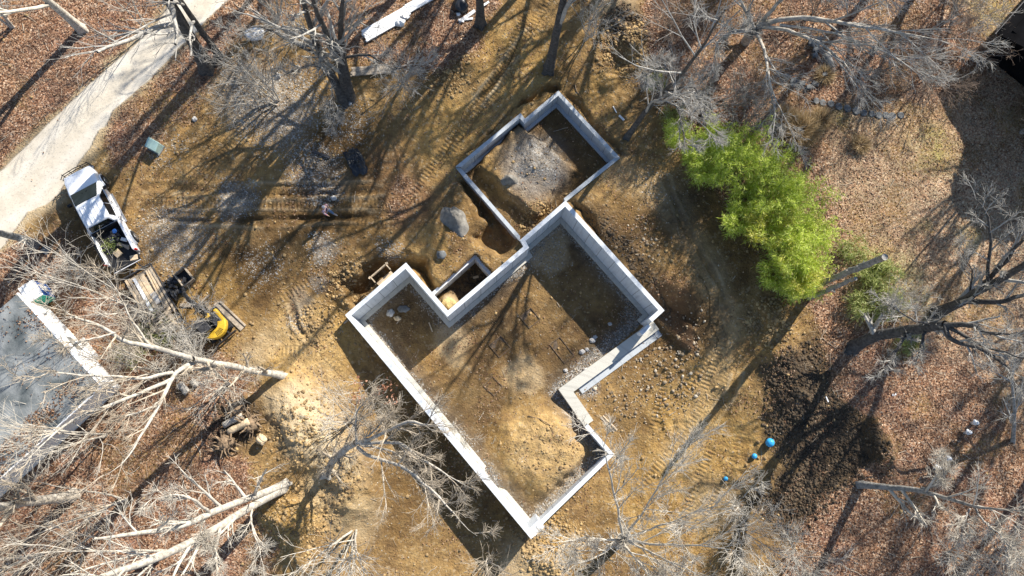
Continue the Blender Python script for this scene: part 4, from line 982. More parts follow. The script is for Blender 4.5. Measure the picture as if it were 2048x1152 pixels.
def bamboo_mesh(h, rad, nc, nl, seed, low=False, lm=None):
    g = np.random.default_rng(seed)
    Ps, Rs = [], []; cen, dr = [], []
    for k in range(nc):
        a = g.uniform(0, 6.28); r = rad*math.sqrt(g.random())*.65
        hh = h*g.uniform(.6, 1.1); b = np.array([r*math.cos(a), r*math.sin(a), 0]); o = np.array([math.cos(a), math.sin(a), 0])*g.uniform(.1, .5)*hh*.6
        t = np.linspace(0, 1, 7)[:, None]
        P = b+np.array([0, 0, hh])*t*(1-.12*t**3)+o*t**2.4
        Ps.append(P); Rs.append(np.linspace(.02, .006, 7))
        for _ in range(nl):          # leafy sprays along the upper stem
            u = g.uniform(.22, 1)**.8; i = min(5, int(u*6)); f = u*6-i
            c = P[i]*(1-f)+P[i+1]*f; dd = g.normal(size=3); dd[2] = dd[2]*.4+.1; dd /= np.linalg.norm(dd); Ls = g.uniform(.25, .75)*(1.15-.5*u)
            for _q in range(9):
                s = g.random(); cen.append(c+dd*Ls*s+g.normal(0, .05, 3)-np.array([0, 0, .18*s*s])); e = dd+g.normal(0, .5, 3); e[2] -= .15; dr.append(e/np.linalg.norm(e))
    V, q = tubes(np.array(Ps), np.array(Rs), 4); st = mesh_np('stem', V, q, M['culm'], True)
    n = len(cen); V, q = leaf_cards(np.array(cen), np.array(dr), g.uniform(.16, .30, n), g.uniform(.010, .020, n))
    fo = mesh_np('foliage', V, q, M[lm or ('bamboo2' if low else 'bamboo')])
    return st, fo
bm = [bamboo_mesh(4.4, 1.2, 30, 19, 11), bamboo_mesh(5.6, 1.15, 26, 22, 12), bamboo_mesh(3.2, 1.25, 30, 18, 13), bamboo_mesh(4.6, 1.1, 24, 20, 14, False, 'bamboo3'), bamboo_mesh(3.6, 1.2, 26, 18, 15, False, 'bamboo3')]
lowm = [bamboo_mesh(1.2, 1.25, 42, 4, 21, True), bamboo_mesh(.8, 1.1, 30, 4, 22, True)]
def plant(name, label, cat, px, py, meshes, sc, group=None, mats=None):
    p = gp(px, py)
    if name == 'bamboo_clump': p = at(px, py, p[2]+2.6*sc); p[2] = float(gz(p[0], p[1]))
    t = thing(name, label, cat, tuple(p), random.uniform(0, 6.28), group); t.scale = (sc, sc, sc)
    link('stem', meshes[0], t); link('foliage', meshes[1], t)
random.seed(9)
GB = 'bamboo clumps of the bright green grove'
for (px, py, k, sc) in [(1405, 300, 2, .85), (1440, 275, 0, .85), (1490, 290, 0, .9), (1415, 340, 0, .8), (1465, 330, 1, .9), (1520, 325, 1, .9), (1570, 350, 0, .9), (1505, 385, 2, 1.0), (1480, 440, 0, .8), (1550, 400, 1, 1), (1605, 405, 1, .95),
                        (1535, 455, 0, 1), (1590, 455, 2, 1), (1630, 455, 0, .9), (1570, 500, 1, .95), (1620, 510, 1, .9), (1595, 545, 0, .9), (1560, 540, 2, .85), (1630, 550, 2, .85), (1600, 572, 0, .8)]:
    plant('bamboo_clump', 'feathery bright green bamboo clump of the dense grove beside the lawn', 'bamboo', px, py, bm[(k+3 if k < 2 else k) if (px > 1500 and (px+py) % 3 != 0) else k], sc, GB)
plant('bamboo_clump', 'short darker bamboo clump alone at the upper tip of the grove', 'bamboo', 1362, 262, bm[2], .7)
for (px, py, k, sc, lab) in [(1700, 500, 0, .9, 'low pale green bamboo patch beside the tallest dead pole'), (1755, 560, 0, 1.2, 'low green bamboo patch right of the dead poles'), (1725, 610, 0, 1.1, 'low green bamboo patch below the dead poles'), (1780, 610, 1, 1.2, 'thin low bamboo patch fading into the lawn leaves'),
                             (1812, 688, 0, .8, 'low bamboo tuft between the thick dark trunks'), (1740, 540, 1, 1.1, 'low bamboo patch just behind the shorter dead pole'), (320, 660, 1, 1.3, 'pale green low plant patch left of the mini digger'), (265, 705, 1, 1.0, 'pale green weeds under the leaning pale tree'),
                             (1310, 165, 1, .9, 'green sprigs at the foot of the grey tangle above the garage'), (1345, 240, 0, .8, 'dull green plant patch left of the bamboo tip')]:
    plant('low_bamboo', lab, 'bamboo', px, py, lowm[k], sc)
def dry_grass(px, py, r, h, n, lab, seed):
    g = np.random.default_rng(seed); p = gp(px, py); t = thing('dry_grass', lab, 'grass tuft', tuple(p))
    a = g.uniform(0, 6.28, n); rr = r*.35*np.sqrt(g.random(n)); c = np.stack([rr*np.cos(a), rr*np.sin(a), np.zeros(n)], 1)
    d = np.stack([np.cos(a)+g.normal(0, .4, n), np.sin(a)+g.normal(0, .4, n), g.uniform(.6, 2.2, n)], 1); d /= np.linalg.norm(d, axis=1, keepdims=True)
    L_ = g.uniform(.6, 1.1, n)*h; V, q = leaf_cards(c, d, L_, np.full(n, .012))
    link('blades', mesh_np('blades', V, q, M['drygrass']), t)
dry_grass(1600, 262, 1.6, 1.5, 2600, 'large straw coloured ornamental grass tuft at the top of the bamboo', 31)
dry_grass(1565, 240, 1.2, 1.2, 1400, 'smaller straw coloured grass tuft left of the large one', 32)
dry_grass(1640, 240, 1.1, 1.0, 1200, 'dry grass tuft below the stepping stones', 33)
dry_grass(1648, 152, .9, .9, 700, 'small yellow grass tuft at the end of the curved stone edging', 34)
dry_grass(1720, 290, 1.0, .8, 700, 'thin dry grass tuft on the lawn below the stepping stones', 35)
def evergreen(px, py, h, r, lab, seed):
    g = np.random.default_rng(seed); b = gp(px, py); t = thing('evergreen_tree', lab, 'tree', tuple(b))
    q = MB(); q.tube([(0, 0, -.3), (0, 0, h*.5), (0, 0, h*.95)], [.2, .13, .03], 10); q.build('trunk', M['dark_bark'], t, True)
    n = 9000; u = g.random(n)**.7; a = g.uniform(0, 6.28, n); rr = r*np.sqrt(np.clip(1-(2*u-.75)**2*.8, .02, 1))*(.55+.45*g.random(n))*(1+.15*np.sin(3*a+seed)+.1*np.sin(7*a+5*u))
    c = np.stack([rr*np.cos(a), rr*np.sin(a), h*(.15+.85*u)], 1); d = np.stack([np.cos(a), np.sin(a), g.normal(0, .4, n)], 1)+g.normal(0, .4, (n, 3)); d /= np.linalg.norm(d, axis=1, keepdims=True)
    V, q = leaf_cards(c, d, g.uniform(.25, .5, n), g.uniform(.05, .11, n)); link('crown', mesh_np('crown', V, q, M['evergreen']), t)
evergreen(2115, 165, 7.5, 2.7, 'round evergreen tree off the right edge shading the lawn', 3)
evergreen(2120, 260, 6.0, 2.4, 'smaller evergreen tree off the right edge below the round one', 4)
# oak sapling that kept its brown leaves
oak = sapling('small bare tree with a few rusty leaves beside the long wall', (705, 842), 6.5, .06, (1.0, .8), n=4, spread=1.6, name='oak_sapling')
g = np.random.default_rng(41)
lf = []
for (px, py, z) in [(718, 768, 6), (708, 790, 5.5), (775, 770, 6), (783, 803, 6), (722, 800, 5.5), (760, 780, 6)]:
    lf.append(at(px, py, z-.8)+g.normal(0, .16, (26, 3)))
cc = np.concatenate(lf)-np.array(oak.location); n = len(cc)
dd = g.normal(size=(n, 3)); dd /= np.linalg.norm(dd, axis=1, keepdims=True)
V, q = leaf_cards(cc, dd, g.uniform(.13, .2, n), g.uniform(.04, .06, n))
link('rusty_leaves', mesh_np('rusty_leaves', V, q, leaf_mat('rusty_leaf', (.3, .13, .07), (.45, .22, .13), (.55, .32, .22))), oak)

# ------------------------------------------------------------------ leaf litter, stones and roots as loose stuff
def sample(mask, n, seed, xr=(-34, 38), yr=(-12.5, 30.5)):
    g = np.random.default_rng(seed); mk = mask.reshape(shp); ox, oy = [], []; k = 0
    while k < n:
        x = g.uniform(*xr, n); y = g.uniform(*yr, n)
        i = np.clip(np.searchsorted(gx, x), 0, nxg-1); j = np.clip(np.searchsorted(gy, y), 0, nyg-1)
        ok = g.random(n) < mk[j, i]; ox.append(x[ok]); oy.append(y[ok]); k += ok.sum()
    return np.concatenate(ox)[:n], np.concatenate(oy)[:n], g
x, y, g = sample(np.clip(leaf*(1-.45*lawn)+.012, 0, 1)**(.25+.9*sm(-.5, .35, fbm(X*.5, Y*.5, 171, 4)))*(1-road*.98), 190000, 51)
n = len(x); z = gz(x, y)+g.uniform(.01, .07, n)
th = g.uniform(0, 6.28, n); d = np.stack([np.cos(th), np.sin(th), g.normal(0, .25, n)], 1); d /= np.linalg.norm(d, axis=1, keepdims=True)
s = np.stack([-np.sin(th), np.cos(th), g.normal(0, .35, n)], 1)
c = np.stack([x, y, z], 1); L_ = (.030+.040*g.random(n)**1.8)[:, None]; W = L_*g.uniform(.45, .75, n)[:, None]
V = np.stack([c-d*L_, c+s*W+np.array([0, 0, .012]), c+d*L_, c-s*W+np.array([0, 0, .012])], 1).reshape(-1, 3)
M['leaf'] = leaf_mat('fallen_leaf', (.13, .062, .034), (.30, .155, .078), (.58, .41, .27))
tag(link('leaf_litter', mesh_np('leaf_litter', V, np.arange(4*n).reshape(n, 4), M['leaf'])), 'brown fallen leaves covering the wooded ground', 'leaves', kind='stuff')

x, y, g = sample(np.clip(leaf*(1-.7*lawn)+.06, 0, 1)*(1-road), 5200, 52); n = len(x)
th = g.uniform(0, 6.28, n); L_ = .15+.9*g.random(n)**3; K = 5; tt = np.linspace(-.5, .5, K)
P = np.stack([x[:, None]+np.cos(th)[:, None]*L_[:, None]*tt, y[:, None]+np.sin(th)[:, None]*L_[:, None]*tt, np.zeros((n, K))], -1); P[..., :2] += np.cumsum(g.normal(0, .035, (n, K, 2)), 1)*L_[:, None, None]
P[..., 2] = gz(P[..., 0].ravel(), P[..., 1].ravel()).reshape(n, K)+.04
V, q = tubes(P, np.repeat((.006+.016*g.random(n)**3)[:, None], K, 1), 4)
tag(link('stick_litter', mesh_np('stick_litter', V, q, M['tan_twig'])), 'fallen sticks and twigs scattered over the ground', 'sticks', kind='stuff')

def rocks(name, label, cat, x, y, g, s0, s1, mt, sink=.3, kind='stuff'):
    n = len(x); r = s0*(s1/s0)**(g.random(n)**2.2)
    o = np.array([[1, 0, 0], [-1, 0, 0], [0, 1, 0], [0, -1, 0], [0, 0, 1], [0, 0, -1], [.7, .7, .4], [-.7, .7, .4], [.7, -.7, .4], [-.7, -.7, .4]])
    o6 = np.array([[1, 0, 0], [.5, .87, 0], [-.5, .87, 0], [-1, 0, 0], [-.5, -.87, 0], [.5, -.87, 0]])
    top = o6*.62+np.array([0, 0, .6]); bot = o6*.8-np.array([0, 0, .5])
    T = np.concatenate([bot, o6, top, [[0, 0, .8]]])
    a = g.uniform(0, 6.28, n); ca, sa = np.cos(a), np.sin(a)
    P = T[None]*(1+g.normal(0, .16, (n, len(T), 3)))*g.uniform(.7, 1.25, (n, 1, 3))
    Q = np.empty_like(P); Q[..., 0] = P[..., 0]*ca[:, None]-P[..., 1]*sa[:, None]; Q[..., 1] = P[..., 0]*sa[:, None]+P[..., 1]*ca[:, None]; Q[..., 2] = P[..., 2]*.75
    V = Q*r[:, None, None]+np.stack([x, y, gz(x, y)+r*sink], 1)[:, None]
    f = []
    for k in range(6):
        k2 = (k+1) % 6; f += [(k, k2, 6+k2), (k, 6+k2, 6+k), (6+k, 6+k2, 12+k2), (6+k, 12+k2, 12+k), (12+k, 12+k2, 18)]
    f = np.array(f); q = (np.arange(n)*len(T))[:, None, None]+f[None]
    o = link(name, mesh_np(name, V.reshape(-1, 3), q.reshape(-1, 3), mt)); return tag(o, label, cat, kind=kind)
M['gravelstone'] = rand_mat('loose_stone', (.15, .11, .07), (.28, .215, .14), (.50, .43, .33))
M['clod'] = mat('soil_clod', (.38, .26, .12), .95, .4, 1.2, .4, col2=(.16, .11, .06)); M['darkclod'] = mat('dark_soil_clod', (.095, .068, .042), .95, .4, 1.2, .4, col2=(.03, .024, .018))
x, y, g = sample(np.clip(gravel*.9+.01+.012*(dark < .2)*(~inb), 0, 1)*(1-leaf)*(1-road), 9500, 61); rocks('gravel', 'loose pale gravel and small stones on the bare soil', 'gravel', x, y, g, .018, .06, M['gravelstone'])
rk = np.maximum.reduce([spot(1330, 760, 3.0, -1.8), spot(1260, 800, 1.8, -2), spot(1180, 810, 1.5, -2)*.7, spot(1280, 480, 2.0)*.5, spot(1380, 660, 2)*.6, spot(1350, 730, 2, -1.8)])*(~inb)
x, y, g = sample(np.clip(rk, 0, 1), 480, 62); rocks('rubble', 'scattered broken rubble stones on the clay beside the low wall', 'rubble', x, y, g, .035, .13, M['gravelstone'], .25)
cl = np.maximum.reduce([spot(600, 1040, 2.6), spot(690, 950, 1.8), spot(1100, 1085, 2.6, -2), spot(700, 560, 2)*.5, spot(900, 140, 2.4)*.6, spot(1250, 100, 2.6), spot(640, 640, 2)*.6, spot(1540, 640, 2), spot(1080, 430, 1.5)*.8, spot(620, 860, 3.0)*.5, spot(1090, 900, 3.4, -1.6)*.4, .012+0*X])*(1-road)*(1-leaf*.8)
cl = np.where(inb, cl*.35*sm(.4, 1.5, -db), cl)
x, y, g = sample(np.where(inb, 0, np.where(dark > .5, dark, 0)*(1-leaf*.5)*(dg > 0)), 8000, 64); rocks('dark_soil_clods', 'dark clods of turned topsoil', 'soil', x, y, g, .03, .13, M['darkclod'], .15)
x, y, g = sample(np.clip(cl, 0, 1), 9000, 63); rocks('soil_clods', 'loose clods of clay and soil over the dug ground', 'soil', x, y, g, .025, .13, M['clod'], .2)

# ------------------------------------------------------------------ buildings
def frame_up(o, lab, cat): return tag(o, lab, cat)
# low white walled building at the left edge
zr = 2.6
c0 = at(201, 773, zr)[:2]; c1 = at(34, 589, zr)[:2]; c2 = at(-6, 945, zr)[:2]
ex = (c1-c0)/np.linalg.norm(c1-c0); ey = c2-c0; ey = ey-ex*(ey@ex); Ly = 12.0; ey = ey/np.linalg.norm(ey); Lx = np.linalg.norm(c1-c0)
bz = float(gz(c0[0], c0[1]))-.4
lb_ = thing('low_building', 'low white walled building with weathered grey roof cut off by the left edge', 'building', (c0[0], c0[1], 0.0), math.atan2(ex[1], ex[0]))
hand = 1 if (ex[0]*ey[1]-ex[1]*ey[0]) > 0 else -1
def bxx(x0, x1, y0, y1, z0, z1): return ((x0+x1)/2, hand*(y0+y1)/2, (z0+z1)/2), (abs(x1-x0), abs(y1-y0), abs(z1-z0))
for nm, r, mt in (('wall', (0, Lx, .0, .18, bz, zr-.05), 'white_wall'), ('wall', (0, .18, .182, Ly, bz, zr-.05), 'white_wall'), ('wall', (Lx-.18, Lx, .182, Ly, bz, zr-.05), 'white_wall')):
    q = MB(); q.box(*bxx(*r)); q.build(nm, M[mt], lb_)
q = MB(); V = []; Fs = []
nx_, ny_ = 14, 26
for j in range(ny_+1):
    for i in range(nx_+1):
        V.append((-.02+(Lx+.04)*i/nx_, hand*(-.02+(Ly+.02)*j/ny_), zr+.04*j/ny_*Ly*.25+random.uniform(-.012, .012)))
for j in range(ny_):
    for i in range(nx_):
        a = j*(nx_+1)+i; f = (a, a+1, a+nx_+2, a+nx_+1); Fs.append(f if hand > 0 else f[::-1])
q.add(V, Fs); q.build('roof', M['roof'], lb_)
for r in ((-.06, Lx+.06, -.10, -.005, zr-.16, zr+.02), (-.10, -.005, -.10, Ly, zr-.16, zr+.02)):
    q = MB(); q.box(*bxx(*r)); q.build('fascia', M['whiteboard'], lb_)
q = MB(); q.box(*bxx(Lx*.42, Lx*.56, -.03, -.002, .75, 1.35)); q.build('vent', M['stone'], lb_)
g = np.random.default_rng(77); nl = 5000
u = g.random(nl)**1.7*1.5; v = g.random(nl)*9+.8; sgn = g.random(nl) < .85
xx = np.where(sgn, u, g.random(nl)*Lx); yy = np.where(sgn, v, g.random(nl)**2*3)
keep = fbm(xx*1.2, yy*.6, 79, 3)+.25 > g.random(nl)*.8; xx, yy = xx[keep], yy[keep]; nl = len(xx)
cc = np.stack([xx, hand*yy, zr+.01*yy+.05+g.random(nl)*.03], 1); dd = g.normal(size=(nl, 3)); dd[:, 2] *= .2; dd /= np.linalg.norm(dd, axis=1, keepdims=True)
V, qd = leaf_cards(cc, dd, g.uniform(.09, .15, nl), g.uniform(.03, .05, nl)); o = link('roof_leaves', mesh_np('roof_leaves', V, qd, M['leaf']), lb_); o['kind'] = 'stuff'
q = MB(); pa = gp(170, 705); q.box((0, 0, .02), (1.0, 1.6, .10), R(40), jit=.02); tag(q.build('concrete_pad', M['palestone'], None, bevel=.02, loc=tuple(float(v) for v in pa)), 'small pale concrete pad against the white building wall', 'pad')
# dark roofed house at the top right corner
c0 = at(2006, 66, 3.0); hz = float(gz(c0[0], c0[1]))
hs = thing('dark_house', 'black roofed house at the top right corner casting shade on the lawn', 'house', (c0[0], c0[1], hz), R(47))
q = MB(); q.box((6.3, -4.3, 1.5), (12, 8, 3.0)); q.build('wall', M['darkroof'], hs)
q = MB(); q.loft([[(-.3, .3, 2.7), (-.3, -9, 2.7), (-.3, -4.3, 4.2)], [(13, .3, 2.7), (13, -9, 2.7), (13, -4.3, 4.2)]]); q.build('roof', M['darkroof'], hs)
q = MB(); q.tube([(-.36, .3, 2.65), (13, .3, 2.65)], .06, 6); q.build('gutter', M['darksteel'], hs)
for xk in (2.0, 5.0):
    q = MB(); q.box((xk, -.27, 1.6), (1.1, .08, 1.3)); w_ = q.build('window', M['whiteboard'], hs)
    q = MB(); q.box((xk, -.215, 1.6), (.95, .04, 1.15)); q.build('pane', M['glass'], w_)

# white roofed cabin with green and blue sides
zc = 1.75
pa, pb, pc = at(34, 578, zc), at(64, 559, zc), at(55, 607, zc)
cen = (pb+pc)/2; ux = pb-pa; wa = np.linalg.norm(ux); uy = pa-pc; wb_ = np.linalg.norm(uy)
gz0 = float(gz(cen[0], cen[1]))
cb = thing('portable_toilet', 'portable cabin with striped white roof and green and blue sides by the grey roof', 'portable toilet', (cen[0], cen[1], gz0), math.atan2(ux[1], ux[0]))
hh = zc-gz0-.12
q = MB(); q.box((0, .0, hh/2), (wa*.94, wb_*.94, hh)); q.build('body', M['blue'], cb, bevel=.04)
q = MB(); q.box((.0, -wb_*.485, hh/2), (wa*.9, .05, hh*.94)); dgr = q.build('door', M['green'], cb, bevel=.01)
q = MB(); q.box((wa*.3, -wb_*.52, hh*.5), (.05, .03, .18)); q.build('handle', M['black'], dgr)
q = MB(); q.box((wa*.48, .05, hh*.55), (.04, wb_*.35, hh*.5)); q.build('vent_panel', M['whiteboard'], cb)
q = MB()
n_ = 24
secs = []
for k in range(n_+1):
    xx = -wa/2+wa*k/n_; zz = hh+.05+.05*math.sin(k/n_*math.pi)+(.03 if (k//2) % 3 == 0 else 0)
    secs.append([(xx, -wb_/2, hh-.02), (xx, wb_/2, hh-.02), (xx, wb_/2, zz), (xx, -wb_/2, zz)])
q.loft(secs); q.build('roof', M['whiteboard'], cb)
q = MB(); q.box((0, 0, .04), (wa*1.0, wb_*1.0, .12)); q.build('skid', M['black'], cb)

# ------------------------------------------------------------------ pickup truck
def pickup():
    c = at(185, 421, 1.93); hd = R(120.5); fx, fy = math.cos(hd), math.sin(hd)
    bx, by = c[0]-fx*.12, c[1]-fy*.12; z0 = float(gz(bx, by))+.0
    t = thing('pickup_truck', 'white crew cab pickup with loaded open bed parked beside the drive', 'pickup truck', (bx, by, z0), hd)
    def sec(x, w, zb, zt, r=.10, top=None):
        wt = top or w*.93
        return [(x, -w*.92, zb), (x, -w, zb+.18), (x, -w, zt-.28), (x, -wt, zt-.05), (x, -wt*.8, zt), (x, 0, zt+.03), (x, wt*.8, zt), (x, wt, zt-.05), (x, w, zt-.28), (x, w, zb+.18), (x, w*.92, zb)]
    q = MB(); q.loft([sec(3.08, .72, .55, 1.0), sec(3.0, .86, .48, 1.10), sec(2.7, .96, .45, 1.17), sec(1.9, .98, .42, 1.24), sec(1.75, .98, .42, 1.26), sec(1.2, .99, .42, 1.27), sec(-.75, .99, .42, 1.27), sec(-.93, .99, .45, 1.27)])
    q.build('body', M['white_paint'], t, True, .015)
    q = MB()      # roof and pillars shell
    def cabsec(x, wb, wt, z0_, z1):
        return [(x, -wb, z0_), (x, -(wb+wt)/2-.02, (z0_+z1)/2), (x, -wt, z1-.06), (x, -wt*.75, z1), (x, 0, z1+.02), (x, wt*.75, z1), (x, wt, z1-.06), (x, (wb+wt)/2+.02, (z0_+z1)/2), (x, wb, z0_)]
    q.loft([cabsec(1.72, .90, .86, 1.20, 1.30), cabsec(1.25, .92, .80, 1.20, 1.58), cabsec(.74, .93, .74, 1.20, 1.86), cabsec(.42, .93, .72, 1.2, 1.93), cabsec(-.4, .93, .72, 1.2, 1.94), cabsec(-.74, .92, .71, 1.2, 1.90), cabsec(-.90, .92, .74, 1.2, 1.55)])
    cab = q.build('cab', M['white_paint'], t, True, .01)
    for k in range(5):
        q = MB(); yk = -.5+.25*k; q.box((-.12, yk, 1.945+.018*(1-abs(yk)*1.2)), (1.15, .05, .03)); q.build('roof_rib', M['white_paint'], cab, bevel=.008)
    # glass: wind screen, rear and side windows set proud of the shell
    def pane(nm, P, off):
        q = MB(); o = Vector(off); q.add([Vector(p)+o for p in P]+[Vector(p)+o*.2 for p in P], [(0, 1, 2, 3), (7, 6, 5, 4), (0, 4, 5, 1), (1, 5, 6, 2), (2, 6, 7, 3), (3, 7, 4, 0)]); return q.build(nm, M['glass'], cab)
    pane('windshield', [(1.74, -.84, 1.30), (1.74, .84, 1.30), (.74, .68, 1.87), (.74, -.68, 1.87)], (.02, 0, .035))
    pane('rear_window', [(-.92, .72, 1.36), (-.92, -.72, 1.36), (-.80, -.62, 1.82), (-.80, .62, 1.82)], (-.03, 0, .01))
    for s in (-1, 1):
        pane('side_window', [(1.22, s*.915, 1.31), (.22, s*.93, 1.31), (.22, s*.775, 1.80), (.66, s*.775, 1.80)], (0, s*.03, .012))
        pane('side_window', [(.14, s*.93, 1.31), (-.66, s*.92, 1.31), (-.60, s*.77, 1.79), (.14, s*.775, 1.80)], (0, s*.03, .012))
        q = MB(); q.box((1.22, s*1.14, 1.30), (.16, .26, .22)); q.build('mirror', M['black'], t, bevel=.03)
        for xk in (.72, -.42):
            q = MB(); q.box((xk, s*.985, .83), (1.02 if xk > 0 else .96, .022, .72)); dd_ = q.build('door', M['white_paint'], t, bevel=.008)
            q = MB(); q.box((xk-.38, s*1.005, 1.02), (.16, .03, .04)); q.build('handle', M['black'], dd_)
        q = MB(); q.box((.1, s*1.02, .42), (2.0, .14, .05)); q.build('running_board', M['steel'], t, bevel=.01)
        # box side
        q = MB(); q.loft([[(xk, s*.99, .52), (xk, s*1.0, .95), (xk, s*.97, 1.30), (xk, s*.90, 1.32), (xk, s*.86, 1.28), (xk, s*.86, .8), (xk, s*.86, .52)] for xk in (-.97, -1.5, -2.4, -2.95, -3.0)]); q.build('box_side', M['white_paint'], t, True, .01)
        q = MB(); q.box((-1.98, s*.93, 1.335), (1.95, .13, .03)); q.build('rail_cap', M['black' if s > 0 else 'white_paint'], t, bevel=.008)  # left cap coloured black to paint in the shaded side of the bed
        q = MB(); q.box((-2.97, s*.955, 1.12), (.10, .12, .36)); q.build('tail_light', M['red'], t, bevel=.01)
        q = MB(); q.box((2.98, s*.70, .93), (.16, .30, .18)); q.build('headlight', M['lamp'], t, bevel=.02)
        for xk in (2.02, -1.98):
            q = MB(); q.tube([(xk, s*.84, .40), (xk, s*.90, .40), (xk, s*1.08, .40), (xk, s*1.11, .40)], [.36, .405, .405, .36], 22); wh = q.build('wheel', M['rubber'], t, True)
            q = MB(); q.tube([(xk, s*1.085, .40), (xk, s*1.125, .40)], [.25, .22], 16); q.build('rim', M['steel'], wh)
            q = MB(); P = [(xk+.47*math.cos(a), s*1.015, .40+.47*math.sin(a)) for a in np.linspace(0, math.pi, 13)]; q.tube(P, .045, 6); q.build('fender_flare', M['white_paint'], t, True)
    q = MB(); q.box((-1.97, 0, .70), (2.05, 1.71, .06)); q.build('bed_floor', M['black'], t)
    q = MB(); q.box((-.99, 0, 1.0), (.06, 1.71, .60)); q.build('bed_front', M['black'], t)
    q = MB(); q.box((-3.27, 0, .74), (.52, 1.72, .07)); tg = q.build('tailgate', M['black'], t, bevel=.012)
    q = MB(); q.box((-3.54, 0, .74), (.03, 1.70, .075)); q.build('tailgate_edge', M['white_paint'], tg)
    q = MB(); q.box((-3.08, 0, .50), (.18, 1.80, .16)); q.build('rear_bumper', M['steel'], t, bevel=.03)
    q = MB(); q.box((3.09, 0, .84), (.05, 1.08, .30)); q.build('grille', M['black'], t, bevel=.01)
    q = MB(); q.box((3.10, 0, .56), (.22, 1.86, .22)); q.build('front_bumper', M['steel'], t, bevel=.05)
    q = MB()      # brush guard
    for z_ in (.62, .86, 1.1):
        q.tube([(3.02, -.98, z_), (3.24, -.78, z_), (3.30, 0, z_), (3.24, .78, z_), (3.02, .98, z_)], .028, 6)
    for y_ in (-.8, -.35, .35, .8): q.tube([(3.25, y_, .5), (3.27, y_, 1.14)], .028, 6)
    q.build('brush_guard', M['black'], t)
    for s in (-1, 1):
        q = MB(); q.tube([(1.62, s*.35, 1.37), (1.45, s*.1, 1.53)], .012, 5); q.build('wiper', M['black'], t)
    # load in the bed
    W = lambda x, y, z: tuple(Matrix.Translation((bx, by, z0)) @ Matrix.Rotation(hd, 4, 'Z') @ Vector((x, y, z)))
    def item(nm, lab, cat, q, mt, x, y, z, bev=.01): return tag(q.build(nm, M[mt], None, bevel=bev, loc=W(x, y, z)), lab, cat)
    random.seed(3)
    q = MB(); q.box((0, 0, .11), (.42, .40, .03), hd+.3); [q.box((.19*math.cos(hd+.3+a), .19*math.sin(hd+.3+a), .06), (.03, .40, .12), hd+.3+a) for a in (0, math.pi)]
    item('cardboard_tray', 'small tan open tray at the tail end of the pickup bed', 'tray', q, 'lumber', -2.55, .15, .735)
    q = MB(); [q.box((0, 0, .03+.05*k), (.75, .14, .04), hd+.5+.2*k) for k in range(3)]; item('timber_offcuts', 'short board offcuts lying in the pickup bed beside the tray', 'offcuts', q, 'wood', -2.3, -.35, .735)
    q = MB(); q.box((0, 0, .02), (.30, .45, .05), hd-.3); item('board_scrap', 'tan board scrap on the lowered tailgate', 'board', q, 'lumber', -3.25, -.55, .78)
    q = MB(); q.tube([(0, 0, 0), (0, 0, .30), (0, 0, .36)], [.15, .16, .12], 14); item('bucket', 'dark blue bucket near the cab in the pickup bed', 'bucket', q, 'blue', -1.35, -.35, .735)
    q = MB(); [q.ball((random.uniform(-.3, .3), random.uniform(-.3, .3), random.uniform(.05, .25)), random.uniform(.07, .14), 9, 6, jit=.12) for _ in range(26)]; item('tool_bags', 'heap of dark bags and tools filling the front of the pickup bed', 'tools', q, 'darksteel', -1.55, -.15, .75, 0)
    gg = np.random.default_rng(5); n = 220; cc = gg.normal(0, 1, (n, 3))*np.array([.28, .2, .1])+np.array([0, 0, .22]); dd = gg.normal(size=(n, 3)); dd /= np.linalg.norm(dd, axis=1, keepdims=True)
    V, qq = leaf_cards(cc, dd, gg.uniform(.08, .16, n), gg.uniform(.02, .04, n)); tag(link('green_clippings', mesh_np('green_clippings', V, qq, M['bamboo2']), None, W(-1.95, .25, .78)), 'armful of yellow green clippings in the pickup bed', 'clippings')
    q = MB(); q.box((0, 0, .12), (.30, .25, .24), hd); item('storage_box', 'grey box in the pickup bed near the clippings', 'box', q, 'stone', -1.7, .05, .735)
    q = MB(); q.box((0, 0, .09), (.35, .20, .16), hd+.8); item('white_bag', 'small white bag by the right bed wall of the pickup', 'bag', q, 'whiteboard', -2.0, -.55, .735)
pickup()

